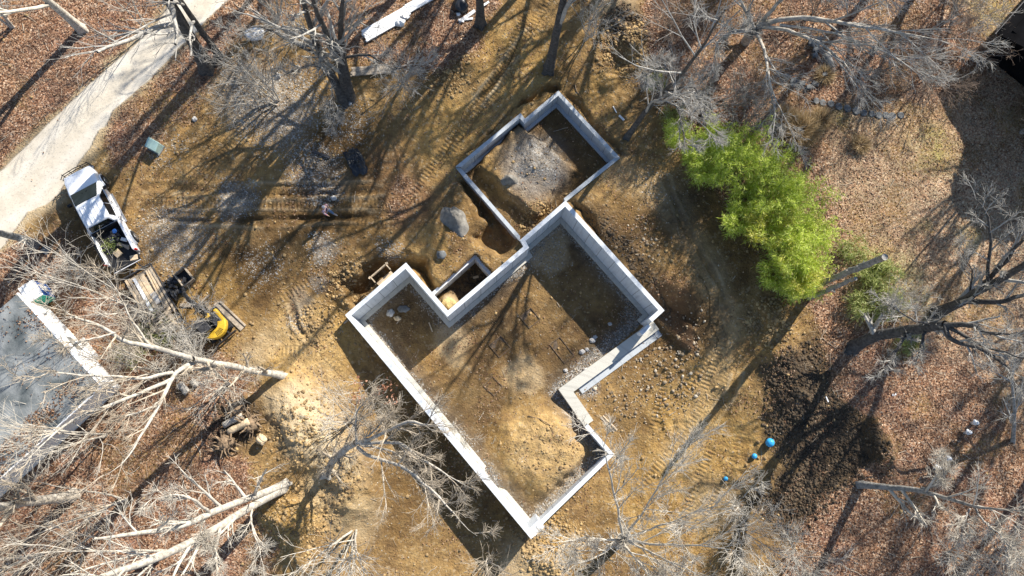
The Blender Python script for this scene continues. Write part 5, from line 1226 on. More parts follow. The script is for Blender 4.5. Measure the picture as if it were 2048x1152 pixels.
# ------------------------------------------------------------------ mini digger
def digger():
    p = gp(432, 650); hd = R(132)
    t = thing('mini_excavator', 'yellow and dark mini digger under bare branches with its boom pointing up left', 'excavator', tuple(p), hd); t.scale = (.86, .86, .86)
    for s in (-1, 1):
        q = MB(); sec = []
        for x_, r_ in ((-1.0, .14), (-.85, .25), (.85, .25), (1.0, .14)):
            sec.append([(x_, s*.72-.17, .27-r_), (x_, s*.72+.17, .27-r_), (x_, s*.72+.17, .27+r_), (x_, s*.72-.17, .27+r_)])
        q.loft(sec); tr = q.build('track', M['rubber'], t, bevel=.05)
        q = MB(); [q.box((-.9+.15*k, s*.72, .53), (.06, .35, .04)) for k in range(13)]; q.build('track_plates', M['darksteel'], tr)
    q = MB(); q.box((0, 0, .35), (1.2, 1.1, .3)); q.build('undercarriage', M['darksteel'], t)
    q = MB(); P = [(.55, -.62), (.72, 0), (.55, .62), (-.3, .78), (-.75, .5), (-.85, 0), (-.75, -.5), (-.3, -.78)]; q.loft([[(a, b, .6) for a, b in P], [(a, b, .8) for a, b in P]]); q.build('turntable', M['darksteel'], t, bevel=.02)
    ang = np.linspace(R(122), R(244), 12); q = MB(); secs = []
    for a in ang:
        secs.append([(1.16*math.cos(a), 1.04*math.sin(a), .72), (1.16*math.cos(a), 1.04*math.sin(a), 1.16), (1.10*math.cos(a), .98*math.sin(a), 1.24), (.56*math.cos(a), .50*math.sin(a), 1.26), (.56*math.cos(a), .50*math.sin(a), .72)])
    q.loft(secs); cw = q.build('counterweight', M['yellow'], t, False, .03)
    q = MB(); [q.box((.90*math.cos(a), .80*math.sin(a), 1.255), (.34, .025, .02), a) for a in np.linspace(R(172), R(205), 6)]; q.build('vent_slots', M['black'], cw)
    q = MB(); q.box((-.15, -.42, 1.0), (.8, .6, .45)); q.build('engine_cover', M['darksteel'], t, bevel=.06)
    q = MB(); q.box((.05, -.80, .95), (1.1, .22, .42)); q.build('side_panel', M['yellow'], t, bevel=.04)
    q = MB(); q.loft([[(-.55, .0, .82), (.5, .0, .82), (.5, .72, .82), (-.55, .72, .82)], [(-.52, .03, 1.9), (.40, .03, 1.9), (.40, .70, 1.9), (-.52, .70, 1.9)]]); cabo = q.build('cab', M['glass'], t, bevel=.05)
    q = MB(); 
    for l in ([(-.55, .0, .82), (-.52, .03, 1.9)], [(.5, 0, .82), (.4, .03, 1.9)], [(.5, .72, .82), (.4, .7, 1.9)], [(-.55, .72, .82), (-.52, .7, 1.9)]):
        q = MB(); q.tube(l, .03, 5); q.build('cab_post', M['black'], cabo)
    q = MB(); q.box((-.06, .365, 1.94), (1.02, .76, .09)); q.build('cab_roof', M['darksteel'], t, bevel=.04)
    q = MB(); q.box((.62, -.12, .85), (.35, .34, .35)); q.build('boom_foot', M['yellow'], t, bevel=.03)
    q = MB(); q.tube([(.7, -.12, .95), (1.2, -.12, 1.7), (1.9, -.12, 2.05), (2.6, -.12, 1.85)], [.13, .15, .14, .10], 6); q.build('boom', M['darksteel'], t, bevel=.01)
    q = MB(); q.tube([(.72, -.30, .9), (1.2, -.30, 1.3), (1.7, -.26, 1.8)], [.06, .06, .03], 8); q.build('boom_cylinder', M['steel'], t)
    q = MB(); [q.tube([(.75, -.12+dy, 1.25), (1.2, -.12+dy, 1.95), (1.9, -.12+dy, 2.28), (2.5, -.12+dy, 2.05)], .022, 5) for dy in (-.09, -.03, .03, .09)]
    [q.box((.85+.16*k, -.12, 1.36+.22*k if k < 4 else 2.06+.05*(k-4)), (.05, .3, .06)) for k in range(8)]; q.build('hoses', M['black'], t)
    q = MB(); q.tube([(2.45, -.12, 2.0), (3.1, -.12, 1.2), (3.5, -.12, .6)], [.12, .10, .08], 6); q.build('stick', M['darksteel'], t)
    q = MB(); secs = []
    for y_ in (-.42, .18): secs.append([(3.42, y_, .62), (3.30, y_, .25), (3.45, y_, .03), (3.75, y_, .02), (4.02, y_, .25), (3.95, y_, .32), (3.72, y_, .12), (3.50, y_, .14), (3.42, y_, .30), (3.52, y_, .60)])
    q.loft(secs, True, False); bk = q.build('bucket', M['darksteel'], t)
    for y_ in (-.44, .19):
        q = MB(); q.loft([[(3.42, y_, .62), (3.30, y_, .25), (3.45, y_, .03), (3.75, y_, .02), (4.02, y_, .25)], [(3.42, y_+.02, .62), (3.30, y_+.02, .25), (3.45, y_+.02, .03), (3.75, y_+.02, .02), (4.02, y_+.02, .25)]]); q.build('bucket_side', M['darksteel'], bk)
    q = MB(); q.bar((-1.3, -.85, .32), (-1.3, .85, .32), .06, .4); bl = q.build('blade', M['darksteel'], t, bevel=.01)
    for s in (-1, 1):
        q = MB(); q.bar((-1.28, s*.4, .32), (-.5, s*.35, .38), .09, .12); q.build('blade_arm', M['darksteel'], t)
digger()

# ------------------------------------------------------------------ lumber, trailer, boards
def board(nm, lab, cat, a, b, wd, th, mt, group=None, dz=0.0, za=None, zb=None):
    """one plank lying between two pixels"""
    pa = gp(*a, th/2+.015+dz); pb = gp(*b, th/2+.015+dz)
    if za is not None: pa[2] = za
    if zb is not None: pb[2] = zb
    c = (pa+pb)/2; q = MB(); q.bar(Vector(pa-c), Vector(pb-c), wd, th)
    return tag(q.build(nm, M[mt], None, bevel=.004, loc=tuple(float(v) for v in c)), lab, cat, group)
def trailer():
    a, b, c = gp(262, 560), gp(303, 536), gp(322, 668)
    ux = (b-a)[:2]; wd = np.linalg.norm(ux); ang = math.atan2(ux[1], ux[0])
    o = (a+b)/2; L_ = 4.2; z0 = float(gz(o[0], o[1]))
    dirv = np.array([math.cos(ang-R(88)), math.sin(ang-R(88))])
    t = thing('flatbed_trailer', 'open wooden trailer piled with old lumber between the pickup and the digger', 'trailer', (o[0], o[1], z0), ang)
    zd = .55; W2 = 1.75
    for k in range(10):
        q = MB(); y0 = -.25-.40*k; q.box((random.uniform(-.03, .03), y0, zd), (W2, .27, .04)); q.build('deck_plank', M['wood'], t, bevel=.004)
    for s in (-1, 1):
        q = MB(); q.box((s*(W2/2+.04), -L_/2, zd-.02), (.07, L_, .12)); q.build('side_rail', M['darksteel'], t, bevel=.006)
        q = MB(); q.tube([(s*1.0, -2.3, .30), (s*1.05, -2.3, .30), (s*1.20, -2.3, .30), (s*1.22, -2.3, .30)], [.24, .30, .30, .24], 16); wh = q.build('wheel', M['rubber'], t, True)
        q = MB(); q.tube([(s*1.19, -2.3, .3), (s*1.235, -2.3, .3)], [.17, .14], 12); q.build('rim', M['steel'], wh)
        q = MB(); q.tube([(s*1.12+.0, -2.3+.38*math.cos(a_), .3+.38*math.sin(a_)) for a_ in np.linspace(.2, math.pi-.2, 8)], .05, 5); q.build('mudguard', M['darksteel'], t)
    q = MB(); q.box((0, .0, zd+.10), (W2+.2, .07, .30)); q.build('front_rail', M['darksteel'], t, bevel=.006)
    q = MB(); q.tube([(-.5, .0, zd-.06), (0, 1.05, zd-.10)], .04, 6).tube([(.5, 0, zd-.06), (0, 1.05, zd-.10)], .04, 6); q.tube([(0, 1.0, zd-.1), (0, 1.25, zd-.1)], .06, 8); q.build('drawbar', M['darksteel'], t)
    Wd = lambda x, y, z: Matrix.Translation((o[0], o[1], z0)) @ Matrix.Rotation(ang, 4, 'Z') @ Vector((x, y, z))
    specs = [(-.78, -1.9, 3.6, .12, .09, .00, 'lumber', 'long pale timber along the left edge of the trailer'), (-.55, -2.0, 3.9, .14, .05, .03, 'wood', 'weathered plank beside the left edge timber on the trailer'), (-.33, -1.4, 2.3, .20, .05, -.02, 'whiteboard', 'grey white board on the trailer load'),
             (-.12, -1.3, 2.2, .16, .06, .02, 'lumber', 'pink tan board left of the wide sheets on the trailer'), (.14, -1.0, 1.5, .30, .03, .01, 'lumber', 'wide tan plywood sheet at the front of the trailer load'), (.22, -1.95, .75, .36, .04, .03, 'palestone', 'square pale panel in the middle of the trailer load'),
             (.46, -1.5, 2.6, .08, .09, -.04, 'lumber', 'narrow fresh batten right of the sheets on the trailer'), (.62, -1.6, 2.8, .14, .05, -.03, 'lumber', 'tan plank near the right edge of the trailer load'), (.80, -1.9, 3.4, .10, .09, .0, 'wood', 'grey timber along the right edge of the trailer'), (.05, -3.0, 2.0, .12, .05, .05, 'wood', 'weathered plank at the tail of the trailer load'),
             (.42, -3.2, 1.8, .14, .05, -.06, 'wood', 'brown plank at the right tail of the trailer')]
    for k, (x_, y_, l_, w_, h_, rr, mt, lab) in enumerate(specs):
        q = MB(); q.box((0, 0, 0), (w_, l_, h_), ang+rr); tag(q.build('plank', M[mt], None, bevel=.004, loc=Wd(x_, y_, zd+.025+h_/2+.002*k)), lab, 'plank', 'lumber piled on the trailer')
    # pallets at the tail
    for k, (x_, y_, z_, rr) in enumerate([(.15, -3.35, zd+.16, .03), (-.35, -3.3, zd+.16, -.05)]):
        w = Wd(x_, y_, z_); pt = thing('pallet', ['weathered pallet lying right of another at the trailer tail', 'weathered pallet lying left of another at the trailer tail'][k], 'pallet', tuple(w), ang+rr, 'pallets on the trailer')
        for i in range(6):
            q = MB(); q.box((0, -.5+.2*i, .07), (.48, .09, .02)); q.build('slat', M['wood'], pt)
        for i in range(2):
            q = MB(); q.box((-.2+.4*i, 0, .02), (.05, 1.15, .08)); q.build('stringer', M['wood'], pt)
trailer()
board('plank', 'long weathered plank lying along the right side of the mini digger', 'plank', (432, 606), (486, 658), .34, .06, 'wood')
board('plank', 'second long plank edge to edge with the one beside the mini digger', 'plank', (441, 603), (492, 652), .10, .14, 'wood')
board('timber_post', 'short timber post propped across the digger boom', 'timber', (403, 610), (424, 592), .12, .12, 'wood', dz=.35)
board('plank', 'short grey board between the trailer and the digger', 'plank', (360, 610), (384, 612), .20, .05, 'wood')
board('plank', 'short brown board by the digger boom foot', 'plank', (412, 605), (425, 620), .22, .05, 'lumber', dz=.15)
p = gp(372, 556); t = thing('scrap_bin', 'small dark open box with pale rim near the digger bucket', 'box', tuple(p), R(-50))
for s in (-1, 1):
    q = MB(); q.box((0, s*.36, .22), (.95, .05, .44)); q.build('side_panel', M['wood'], t); q = MB(); q.box((s*.47, 0, .22), (.05, .67, .44)); q.build('end_panel', M['wood'], t)
q = MB(); q.box((0, 0, .04), (.88, .66, .05)); q.build('base', M['black'], t)
random.seed(11)
p = gp(348, 575); q = MB()
for _ in range(34): q.box((random.uniform(-.7, .7), random.uniform(-.6, .6), random.uniform(.02, .3)), (random.uniform(.1, .5), random.uniform(.05, .25), random.uniform(.03, .18)), random.uniform(0, 3), jit=.03)
tag(q.build('scrap_heap', M['darksteel'], None, loc=tuple(float(v) for v in p)), 'heap of dark metal scrap between the trailer and the open box', 'scrap')
# white boards at the top
def stack(nm, lab, a, b, n, wd, mt, layers=2):
    pa, pb = gp(*a), gp(*b); c = (pa+pb)/2; d = pb-pa; ang = math.atan2(d[1], d[0]); L_ = np.linalg.norm(d[:2])
    t = thing(nm, lab, 'board stack', tuple(c), ang)
    for l in range(layers):
        for k in range(n):
            q = MB(); ll = L_*random.uniform(.93, 1.0); q.box((random.uniform(-.1, .1), (k-(n-1)/2)*wd*1.04, .09+l*.06+random.uniform(0, .01)), (ll, wd, .05), random.uniform(-.006, .006)); q.build('board', M[mt], t, bevel=.004)
    for s in (-.35, .35):
        q = MB(); q.box((s*L_, 0, .03), (.09, n*wd, .06)); q.build('bearer', M['wood'], t)
stack('board_stack', 'long stack of white painted boards below the top edge', (727, 76), (818, 24), 5, .16, 'whiteboard')
stack('board_stack', 'second stack of white boards running out of the top edge', (812, 22), (878, -16), 4, .15, 'whiteboard')
stack('plank_stack', 'small stack of weathered grey planks beside the three stem tree', (702, 146), (782, 139), 4, .14, 'wood', 2)
random.seed(12)
for k, (a, b, w_, lab) in enumerate([((918, 44), (950, 22), .22, 'longest of the white board scraps by the dark tree at the top'), ((928, 40), (946, 38), .15, 'middle white board scrap by the dark tree at the top'), ((917, 41), (928, 45), .12, 'shortest white board scrap by the dark tree at the top'), ((966, 14), (978, 6), .14, 'white board scrap right of the dark tree at the top')]):
    board('board_scrap', lab, 'board', a, b, w_, .05, 'whiteboard', 'white board scraps', dz=.04*k)
board('plank', 'single pale plank beside the low narrow wall end', 'plank', (1206, 831), (1234, 860), .10, .05, 'lumber')
board('plank', 'thin plank parallel to the pale plank beside the low narrow wall', 'plank', (1201, 834), (1228, 864), .08, .05, 'wood')
board('stick', 'pale straight stick lying in the left part of the basement floor', 'stick', (858, 645), (865, 664), .07, .05, 'lumber')
board('stick', 'short grey stick in the dark left part of the basement floor', 'stick', (793, 648), (801, 638), .05, .05, 'wood')
board('stick', 'pale board piece on the dark floor of the small bay', 'stick', (946, 556), (957, 553), .14, .05, 'lumber')
board('stick', 'short pale stick on the clay right of the garage', 'stick', (1226, 213), (1233, 226), .06, .05, 'whiteboard')
board('stick', 'white board piece on the clay between the garage and the leaning dark tree', 'stick', (1238, 231), (1248, 241), .13, .05, 'whiteboard')
board('plank', 'pale plank wedged under the left corner of the long wall', 'plank', (688, 647), (697, 640), .10, .06, 'lumber')
board('dark_pipe', 'dark straight pipe lying left of the black plastic sheeting', 'pipe', (625, 303), (660, 316), .16, .14, 'darksteel')
board('stick', 'white stick on the dark soil left of the white pipes', 'stick', (1651, 792), (1656, 804), .07, .05, 'whiteboard')

# ------------------------------------------------------------------ stones, piles, sheeting
def lump(nm, lab, cat, px, py, r, mt, sc=(1, 1, .7), seed=0, jit=.16, dz=0.0, group=None, rz=0.0):
    random.seed(seed); p = gp(px, py); q = MB(); q.ball((0, 0, 0), r, 16, 10, sc, 0)
    for i, v in enumerate(q.v):
        n_ = 1+jit*(math.sin(v[0]*5/r+seed)*math.cos(v[1]*4/r+seed*2)+.6*math.sin(v[2]*7/r+v[0]*6/r)); q.v[i] = (v[0]*n_, v[1]*n_, v[2]*n_)
    o = tag(q.build(nm, M[mt], None, True, loc=(float(p[0]), float(p[1]), float(p[2])+r*sc[2]*.35+dz)), lab, cat, group); o.rotation_euler = (0, 0, rz); return o
def heap(lab, px, py, rx, ry, hh, rz, seed):
    p = gp(px, py); na, nr = 40, 16; V = [(0, 0, 0)]; Fs = []
    for j in range(1, nr+1):
        for i in range(na):
            a = 6.28318*i/na; t_ = j/nr; k = 1+.16*math.sin(2*a+seed)+.09*math.sin(3*a+seed*2)+.05*math.sin(7*a)
            V.append((rx*k*t_*math.cos(a), ry*k*t_*math.sin(a), t_))
    V = np.array(V, float); tt = V[:, 2].copy(); nz = fbm(V[:, 0]*2.2+seed, V[:, 1]*2.2, seed, 4); n2 = fbm(V[:, 0]*6+seed, V[:, 1]*6, seed+3, 3)
    V[:, 2] = hh*(np.clip(1-tt, 0, 1)**1.1)*(1+.35*nz)+.05*n2*(1-tt)+.05*(1-tt)-.06*tt
    Fs = [(0, 1+i, 1+(i+1) % na) for i in range(na)]
    for j in range(nr-1):
        for i in range(na):
            a, b = 1+j*na+i, 1+j*na+(i+1) % na; Fs.append((a, a+na, b+na, b))
    ca, sa = math.cos(rz), math.sin(rz); W_ = V.copy(); W_[:, 0] = V[:, 0]*ca-V[:, 1]*sa; W_[:, 1] = V[:, 0]*sa+V[:, 1]*ca
    W_[:, 2] += gz(W_[:, 0]+p[0], W_[:, 1]+p[1])-p[2]
    q = MB(); q.add(W_, Fs); tag(q.build('sand_pile', M['sand'], None, True, loc=tuple(float(v) for v in p)), lab, 'sand pile')
heap('grey mound of sand on the clay beside the garage wall', 910, 441, .78, 1.15, .75, R(22), 3)
heap('small round grey sand mound on the dirt inside the garage', 1019, 358, .55, .45, .38, R(10), 8)
lump('boulder', 'pale boulder on the clay ledge above the small bay', 'boulder', 883, 510, .30, 'stone', (1, .9, .6), 5)
lump('boulder', 'blue white boulder left of the three stem tree', 'boulder', 556, 153, .20, 'palestone', (1, 1, .8), 6)
lump('boulder', 'blue white stone against the foot of the three stem tree', 'boulder', 700, 207, .16, 'palestone', (1, 1, .8), 7)
lump('boulder', 'small pale stone beside the leaves near the utility box', 'boulder', 390, 239, .17, 'palestone', (1, 1, .8), 8)
lump('boulder', 'pale stone beside the stick in the left basement floor', 'boulder', 781, 626, .25, 'palestone', (1, 1, .6), 9)
lump('boulder', 'tan stone below the pale stone in the left basement floor', 'boulder', 795, 637, .2, 'cutwood', (1.2, .8, .6), 10)
lump('boulder', 'flat grey stone right of the pale stone on the left basement floor', 'boulder', 807, 618, .3, 'stone', (1.2, .8, .4), 11)
lump('boulder', 'white boulder on the gravel above the rutted track', 'boulder', 668, 397, .20, 'palestone', (1, .8, .8), 12)
for k, (px, py) in enumerate([(1172, 741), (1186, 678), (1190, 674), (1185, 681), (1131, 741), (1220, 648), (1164, 704), (1174, 699)]):
    lump('block_stone', 'pale broken stone on the basement floor near the low wide wall', 'stone', px, py, .13 if k % 3 else .18, 'palestone', (1.1, .9, .6), 20+k, group='broken stones near the low wide wall')
lump('plastic_bundle', 'white plastic wrapped bundle beside the stack of white boards', 'bundle', 801, 46, .32, 'pipe', (1, .9, .8), 40, .2)
lump('plastic_bundle', 'silver plastic bundle above the white one by the board stack', 'bundle', 806, 38, .24, 'steel', (1, .9, .9), 41, .2)
lump('rubbish_bag', 'large black rubbish bag at the top edge by the white scraps', 'bag', 922, 12, .55, 'sheet', (.9, 1.0, .8), 42, .18)
lump('rubbish_bag', 'small white bag at the foot of the black rubbish bag', 'bag', 917, 29, .14, 'pipe', (1, 1, .8), 43, .15)
lump('rubbish_bag', 'pale blue plastic bag on the ground right of the drive top', 'bag', 513, 68, .62, 'pipe', (1, .8, .35), 44, .2)
lump('straw_heap', 'pile of straw and clay in the low corner of the small bay', 'straw', 897, 607, .42, 'straw', (1.2, .9, .4), 45, .2, -.1)
# black plastic sheeting
def sheet(px, py, w_, h_, lab, seed, rz):
    p = gp(px, py); n_ = 34; xs = np.linspace(-1, 1, n_); u, v = np.meshgrid(xs, xs); rr = np.hypot(u, v)
    z = .10+.38*np.abs(fbm(u*2.2, v*2.2, seed, 4))*(1-sm(.5, 1.1, rr))+.10*np.abs(np.sin(u*7+3*fbm(u*2, v*2, seed+5, 3)*2))*(1-sm(.6, 1.1, rr))
    k = 1+.35*fbm(np.arctan2(v, u)*1.5, rr*1.5, seed+9, 3); x_ = u*w_/2*k; y_ = v*h_/2*k
    ca, sa = math.cos(rz), math.sin(rz); X_ = x_*ca-y_*sa; Y_ = x_*sa+y_*ca
    z = np.where(rr > .95, .03, z)
    i_ = np.arange(n_*n_).reshape(n_, n_); qd = np.stack([i_[:-1, :-1].ravel(), i_[:-1, 1:].ravel(), i_[1:, 1:].ravel(), i_[1:, :-1].ravel()], 1)
    tag(link('plastic_sheeting', mesh_np('plastic_sheeting', np.stack([X_.ravel(), Y_.ravel(), z.ravel()], 1), qd, M['sheet'], True), None, [float(a) for a in p]), lab, 'plastic sheet')
sheet(711, 323, 1.05, 1.75, 'crumpled shiny black plastic sheeting on the clay', 3, R(25))
# utility box
p = gp(313, 296); t = thing('utility_box', 'pale green utility box standing on the leaves right of the drive', 'utility box', tuple(p), R(-28))
q = MB(); q.loft([[(-.36, -.28, 0), (.36, -.28, 0), (.36, .28, 0), (-.36, .28, 0)], [(-.36, -.28, .55), (.36, -.28, .55), (.36, .28, .75), (-.36, .28, .75)]]); M['palegreen'] = mat('pale_green_metal', (.42, .58, .52), .45, .08, 3, .02); q.build('cabinet', M['palegreen'], t, bevel=.02)
q = MB(); q.loft([[(-.39, -.31, .555), (.39, -.31, .555), (.39, .30, .765), (-.39, .30, .765)], [(-.37, -.29, .60), (.37, -.29, .60), (.37, .28, .81), (-.37, .28, .81)]]); q.build('lid', M['palegreen'], t, bevel=.015)
q = MB(); q.box((0, -.30, .28), (.05, .04, .09)); q.build('latch', M['steel'], t)
q = MB(); q.box((0, 0, .02), (.85, .7, .08)); q.build('pad', M['stone'], t)
p = gp(92, 500); t = thing('valve_cover', 'small square grey cover on the leaves below the curved grey trunk', 'cover', tuple(p), R(-35)); q = MB(); q.box((0, 0, .05), (.45, .45, .08)); q.build('lid', M['stone'], t, bevel=.01); q = MB(); q.box((0, 0, .0), (.55, .55, .07)); q.build('frame', M['darksteel'], t)
# blue balls
for (px, py, r_, lab) in [(1537, 885, .27, 'largest blue ball on the dark soil'), (1507, 912, .17, 'middle sized blue ball below the largest'), (1450, 957, .14, 'smallest blue ball, furthest left on the clay')]:
    p = gp(px, py); t = thing('blue_ball', lab, 'ball', tuple(p)); q = MB(); q.ball((0, 0, r_*.95), r_, 24, 14); q.build('shell', M['skyblue'], t, True)
    q = MB(); q.tube([(r_*1.003*math.cos(a), 0, r_*.95+r_*1.003*math.sin(a)) for a in np.linspace(0, 2*math.pi, 25)], r_*.02, 5, False); q.build('seam', M['blue'], t, True)
    q = MB(); q.tube([(0, .2*r_, r_*1.9), (0, .2*r_, r_*1.97)], r_*.07, 8); q.build('valve', M['black'], t)
# white bent pipes
for k, (px, py, r_, lab) in enumerate([(1943, 846, .4, 'white bent pipe furthest up right among the leaves'), (1929, 865, .4, 'white bent pipe just below the furthest one'), (1889, 917, .45, 'white bent pipe in the middle of the leaves'), (1868, 935, .4, 'white bent pipe nearest the pale barked tree')]):
    p = gp(px, py); t = thing('vent_pipe', lab, 'pipe', tuple(p), R(150)); q = MB(); P = [(0, 0, -.1), (0, 0, .55)]+[(r_*.42*(1-math.cos(a)), 0, .55+r_*.42*math.sin(a)) for a in np.linspace(.3, math.pi*.8, 8)]; q.tube(P, .10, 10); q.build('pipe', M['pipe'], t, True)
    q = MB(); q.tube([(0, 0, .30), (0, 0, .40)], .125, 10); q.build('collar', M['pipe'], t, True)
board('paper_scrap', 'small white scrap on the leaves above the white pipes', 'scrap', (1784, 790), (1792, 788), .12, .03, 'pipe')
# stepping stones and stone edging
random.seed(21)
steps = [(1632, 202), (1645, 206), (1661, 208), (1677, 213), (1694, 217), (1712, 222), (1727, 226), (1743, 228), (1757, 231), (1772, 231), (1784, 232), (1801, 231), (1620, 245)]
GS = 'stepping stones across the leafy lawn'
for k, (px, py) in enumerate(steps):
    p = gp(px, py); q = MB(); n_ = 11; rr = .24*random.uniform(.9, 1.08); P = [(rr*random.uniform(.88, 1.08)*math.cos(6.283*i/n_), rr*random.uniform(.88, 1.08)*math.sin(6.283*i/n_)) for i in range(n_)]
    q.loft([[(a, b, -.05) for a, b in P], [(a, b, .05) for a, b in P], [(a*.9, b*.9, .075) for a, b in P]])
    lab = 'round grey stepping stone in the curved row on the leaves'
    if k == 12: lab = 'pinkish flat stone lying apart below the left end of the stepping row'
    if k == 11: lab = 'grey stepping stone at the right end of the curved row'
    tag(q.build('stepping_stone', M['stone'], None, loc=tuple(float(v) for v in p)), lab, 'stepping stone', GS if k < 11 else None)
for k, (px, py, w_) in enumerate([(1574, 155, .3), (1586, 163, .42), (1602, 170, .42), (1616, 175, .38), (1629, 169, .42), (1642, 163, .3), (1648, 150, .35), (1622, 88, .4), (1630, 100, .4), (1636, 80, .35), (1628, 112, .35)]):
    p = gp(px, py); q = MB(); q.box((0, 0, .1), (w_, .30, .24), random.uniform(-.4, .4), jit=.045)
    tag(q.build('edging_stone', M['stone'], None, bevel=.03, loc=tuple(float(v) for v in p)), 'rough grey edging stone of the curved bed under the spreading pale tree', 'edging stone', 'edging stones of the curved bed')
p0, p1 = gp(1650, 110), gp(1660, 138); c = (p0+p1)/2; d = Vector(p1-p0); q = MB(); q.tube([Vector(p0-c)+Vector((0, 0, .22)), Vector(p1-c)+Vector((0, 0, .22))], [.24, .22], 14); lg = tag(q.build('log', M['grey_bark'], None, True, loc=tuple(float(v) for v in c)), 'short grey log lying beside the curved stone edging', 'log')

# ------------------------------------------------------------------ logs, stumps, dead poles
def log(nm, lab, a, b, r0, r1, mt='rootwood', za=.0, zb=.0, group=None, ends=True):
    pa, pb = gp(*a), gp(*b); pa[2] += r0+za; pb[2] += r1+zb; c = (pa+pb)/2
    t = thing(nm, lab, 'log', tuple(c), 0, group); A, B = Vector(pa-c), Vector(pb-c); d = (B-A).normalized()
    P = [A+(B-A)*k/7+Vector((random.uniform(-.02, .02), random.uniform(-.02, .02), random.uniform(-.02, .02))) for k in range(8)]; P[0], P[-1] = A, B
    q = MB(); q.tube(P, list(np.linspace(r0, r1, 8)*[random.uniform(.94, 1.06) for _ in range(8)]), 14); q.build('bark', M[mt], t, True)
    if ends:
        for (e_, r_, s_) in ((A, r0, -1), (B, r1, 1)):
            q = MB(); q.tube([e_+d*s_*.002, e_+d*s_*.012], [r_*.9, r_*.88], 14); q.build('cut_end', M['cutwood'], t)
    return t
random.seed(31)
log('log', 'upper of the two cut logs lying in the root heap', (452, 850), (492, 830), .20, .19, 'pale_bark', .25, .35)
log('log', 'lower pale cut log lying in the root heap', (462, 864), (505, 842), .20, .22, 'cutwood', .25, .45)
log('log', 'short cut log end left of the two logs in the root heap', (446, 866), (452, 862), .19, .19, 'rootwood', .1, .1)
log('log', 'stubby pinkish cut log standing alone right of the root heap', (524, 882), (532, 874), .30, .31, 'cutwood', .15, .25)
log('log', 'short cut log under the leaning pale tree, left of the root heap', (363, 768), (378, 786), .22, .21, 'grey_bark', .05, .05)
log('log', 'second short cut log right of the one under the leaning pale tree', (385, 762), (398, 770), .18, .17, 'grey_bark', .0, .0)
def rootball(px, py, lab, n_, rad, seed):
    random.seed(seed); p = gp(px, py); t = thing('root_ball', lab, 'stump', tuple(p)); Ps, Rs = [], []
    q = MB(); q.ball((0, 0, .35), .5, 14, 9, (1, 1, .8), .18); q.build('stump', M['rootwood'], t, True)
    for k in range(n_):
        a = random.uniform(0, 6.283); e_ = random.uniform(-.15, .9); L_ = random.uniform(.5, 1)*rad; d = Vector((math.cos(a)*math.cos(e_), math.sin(a)*math.cos(e_), math.sin(e_))); P = [Vector((0, 0, .35))+d*.35]
        for j in range(5):
            d = (d+Vector((random.gauss(0, .3), random.gauss(0, .3), random.gauss(-.08, .2)))).normalized(); P.append(P[-1]+d*L_/5)
        q = MB(); r_ = random.uniform(.03, .09); q.tube(P, list(np.linspace(r_, r_*.25, 6)), 6)
        Ps += q.v; Rs.append(q)
    q = MB(); [q.add(x_.v, x_.f) for x_ in Rs]; q.build('roots', M['rootwood'], t, True)
rootball(505, 848, 'upturned root ball at the right of the cut logs', 26, .95, 5)
rootball(455, 885, 'splintered root ball below the cut logs', 24, .75, 6)
rootball(478, 818, 'pale splintered stump behind the cut logs', 26, .8, 7)
def pole(lab, base, tip, z_, r0, r1, seed):
    random.seed(seed); b = gp(*base); e_ = at(*tip, z_); t = thing('dead_pole', lab, 'dead tree', tuple(b)); d = Vector(e_-b); n_ = 14
    P = [d*(k/n_) + Vector((random.uniform(-.03, .03), random.uniform(-.03, .03), 0))*(k > 0) for k in range(n_+1)]; P[0] = Vector((0, 0, -.2))
    q = MB(); q.tube(P, [(r0+(r1-r0)*k/n_)*random.uniform(.93, 1.07) for k in range(n_+1)], 12, False)
    q.tube([P[-1], P[-1]-d.normalized()*.6], [r1*.75, r1*.7], 12, False)      # hollow broken top
    n0 = n_*12; q.f += [(n0+k, n0+(k+1) % 12, (n_+1)*12+(k+1) % 12, (n_+1)*12+k) for k in range(12)]
    q.build('trunk', M['grey_bark'], t, True)
    for k in range(3):
        i = random.randint(5, 11); a = random.uniform(0, 6.28); q = MB(); q.tube([P[i], P[i]+Vector((math.cos(a)*.35, math.sin(a)*.35, .12))], [.05, .02], 6); q.build('branch_stub', M['grey_bark'], t)
pole('taller broken grey dead pole standing at the edge of the bamboo', (1628, 572), (1770, 514), 8.6, .19, .17, 1)
pole('shorter broken grey dead pole below the taller one by the bamboo', (1618, 596), (1712, 556), 6.0, .17, .10, 2)

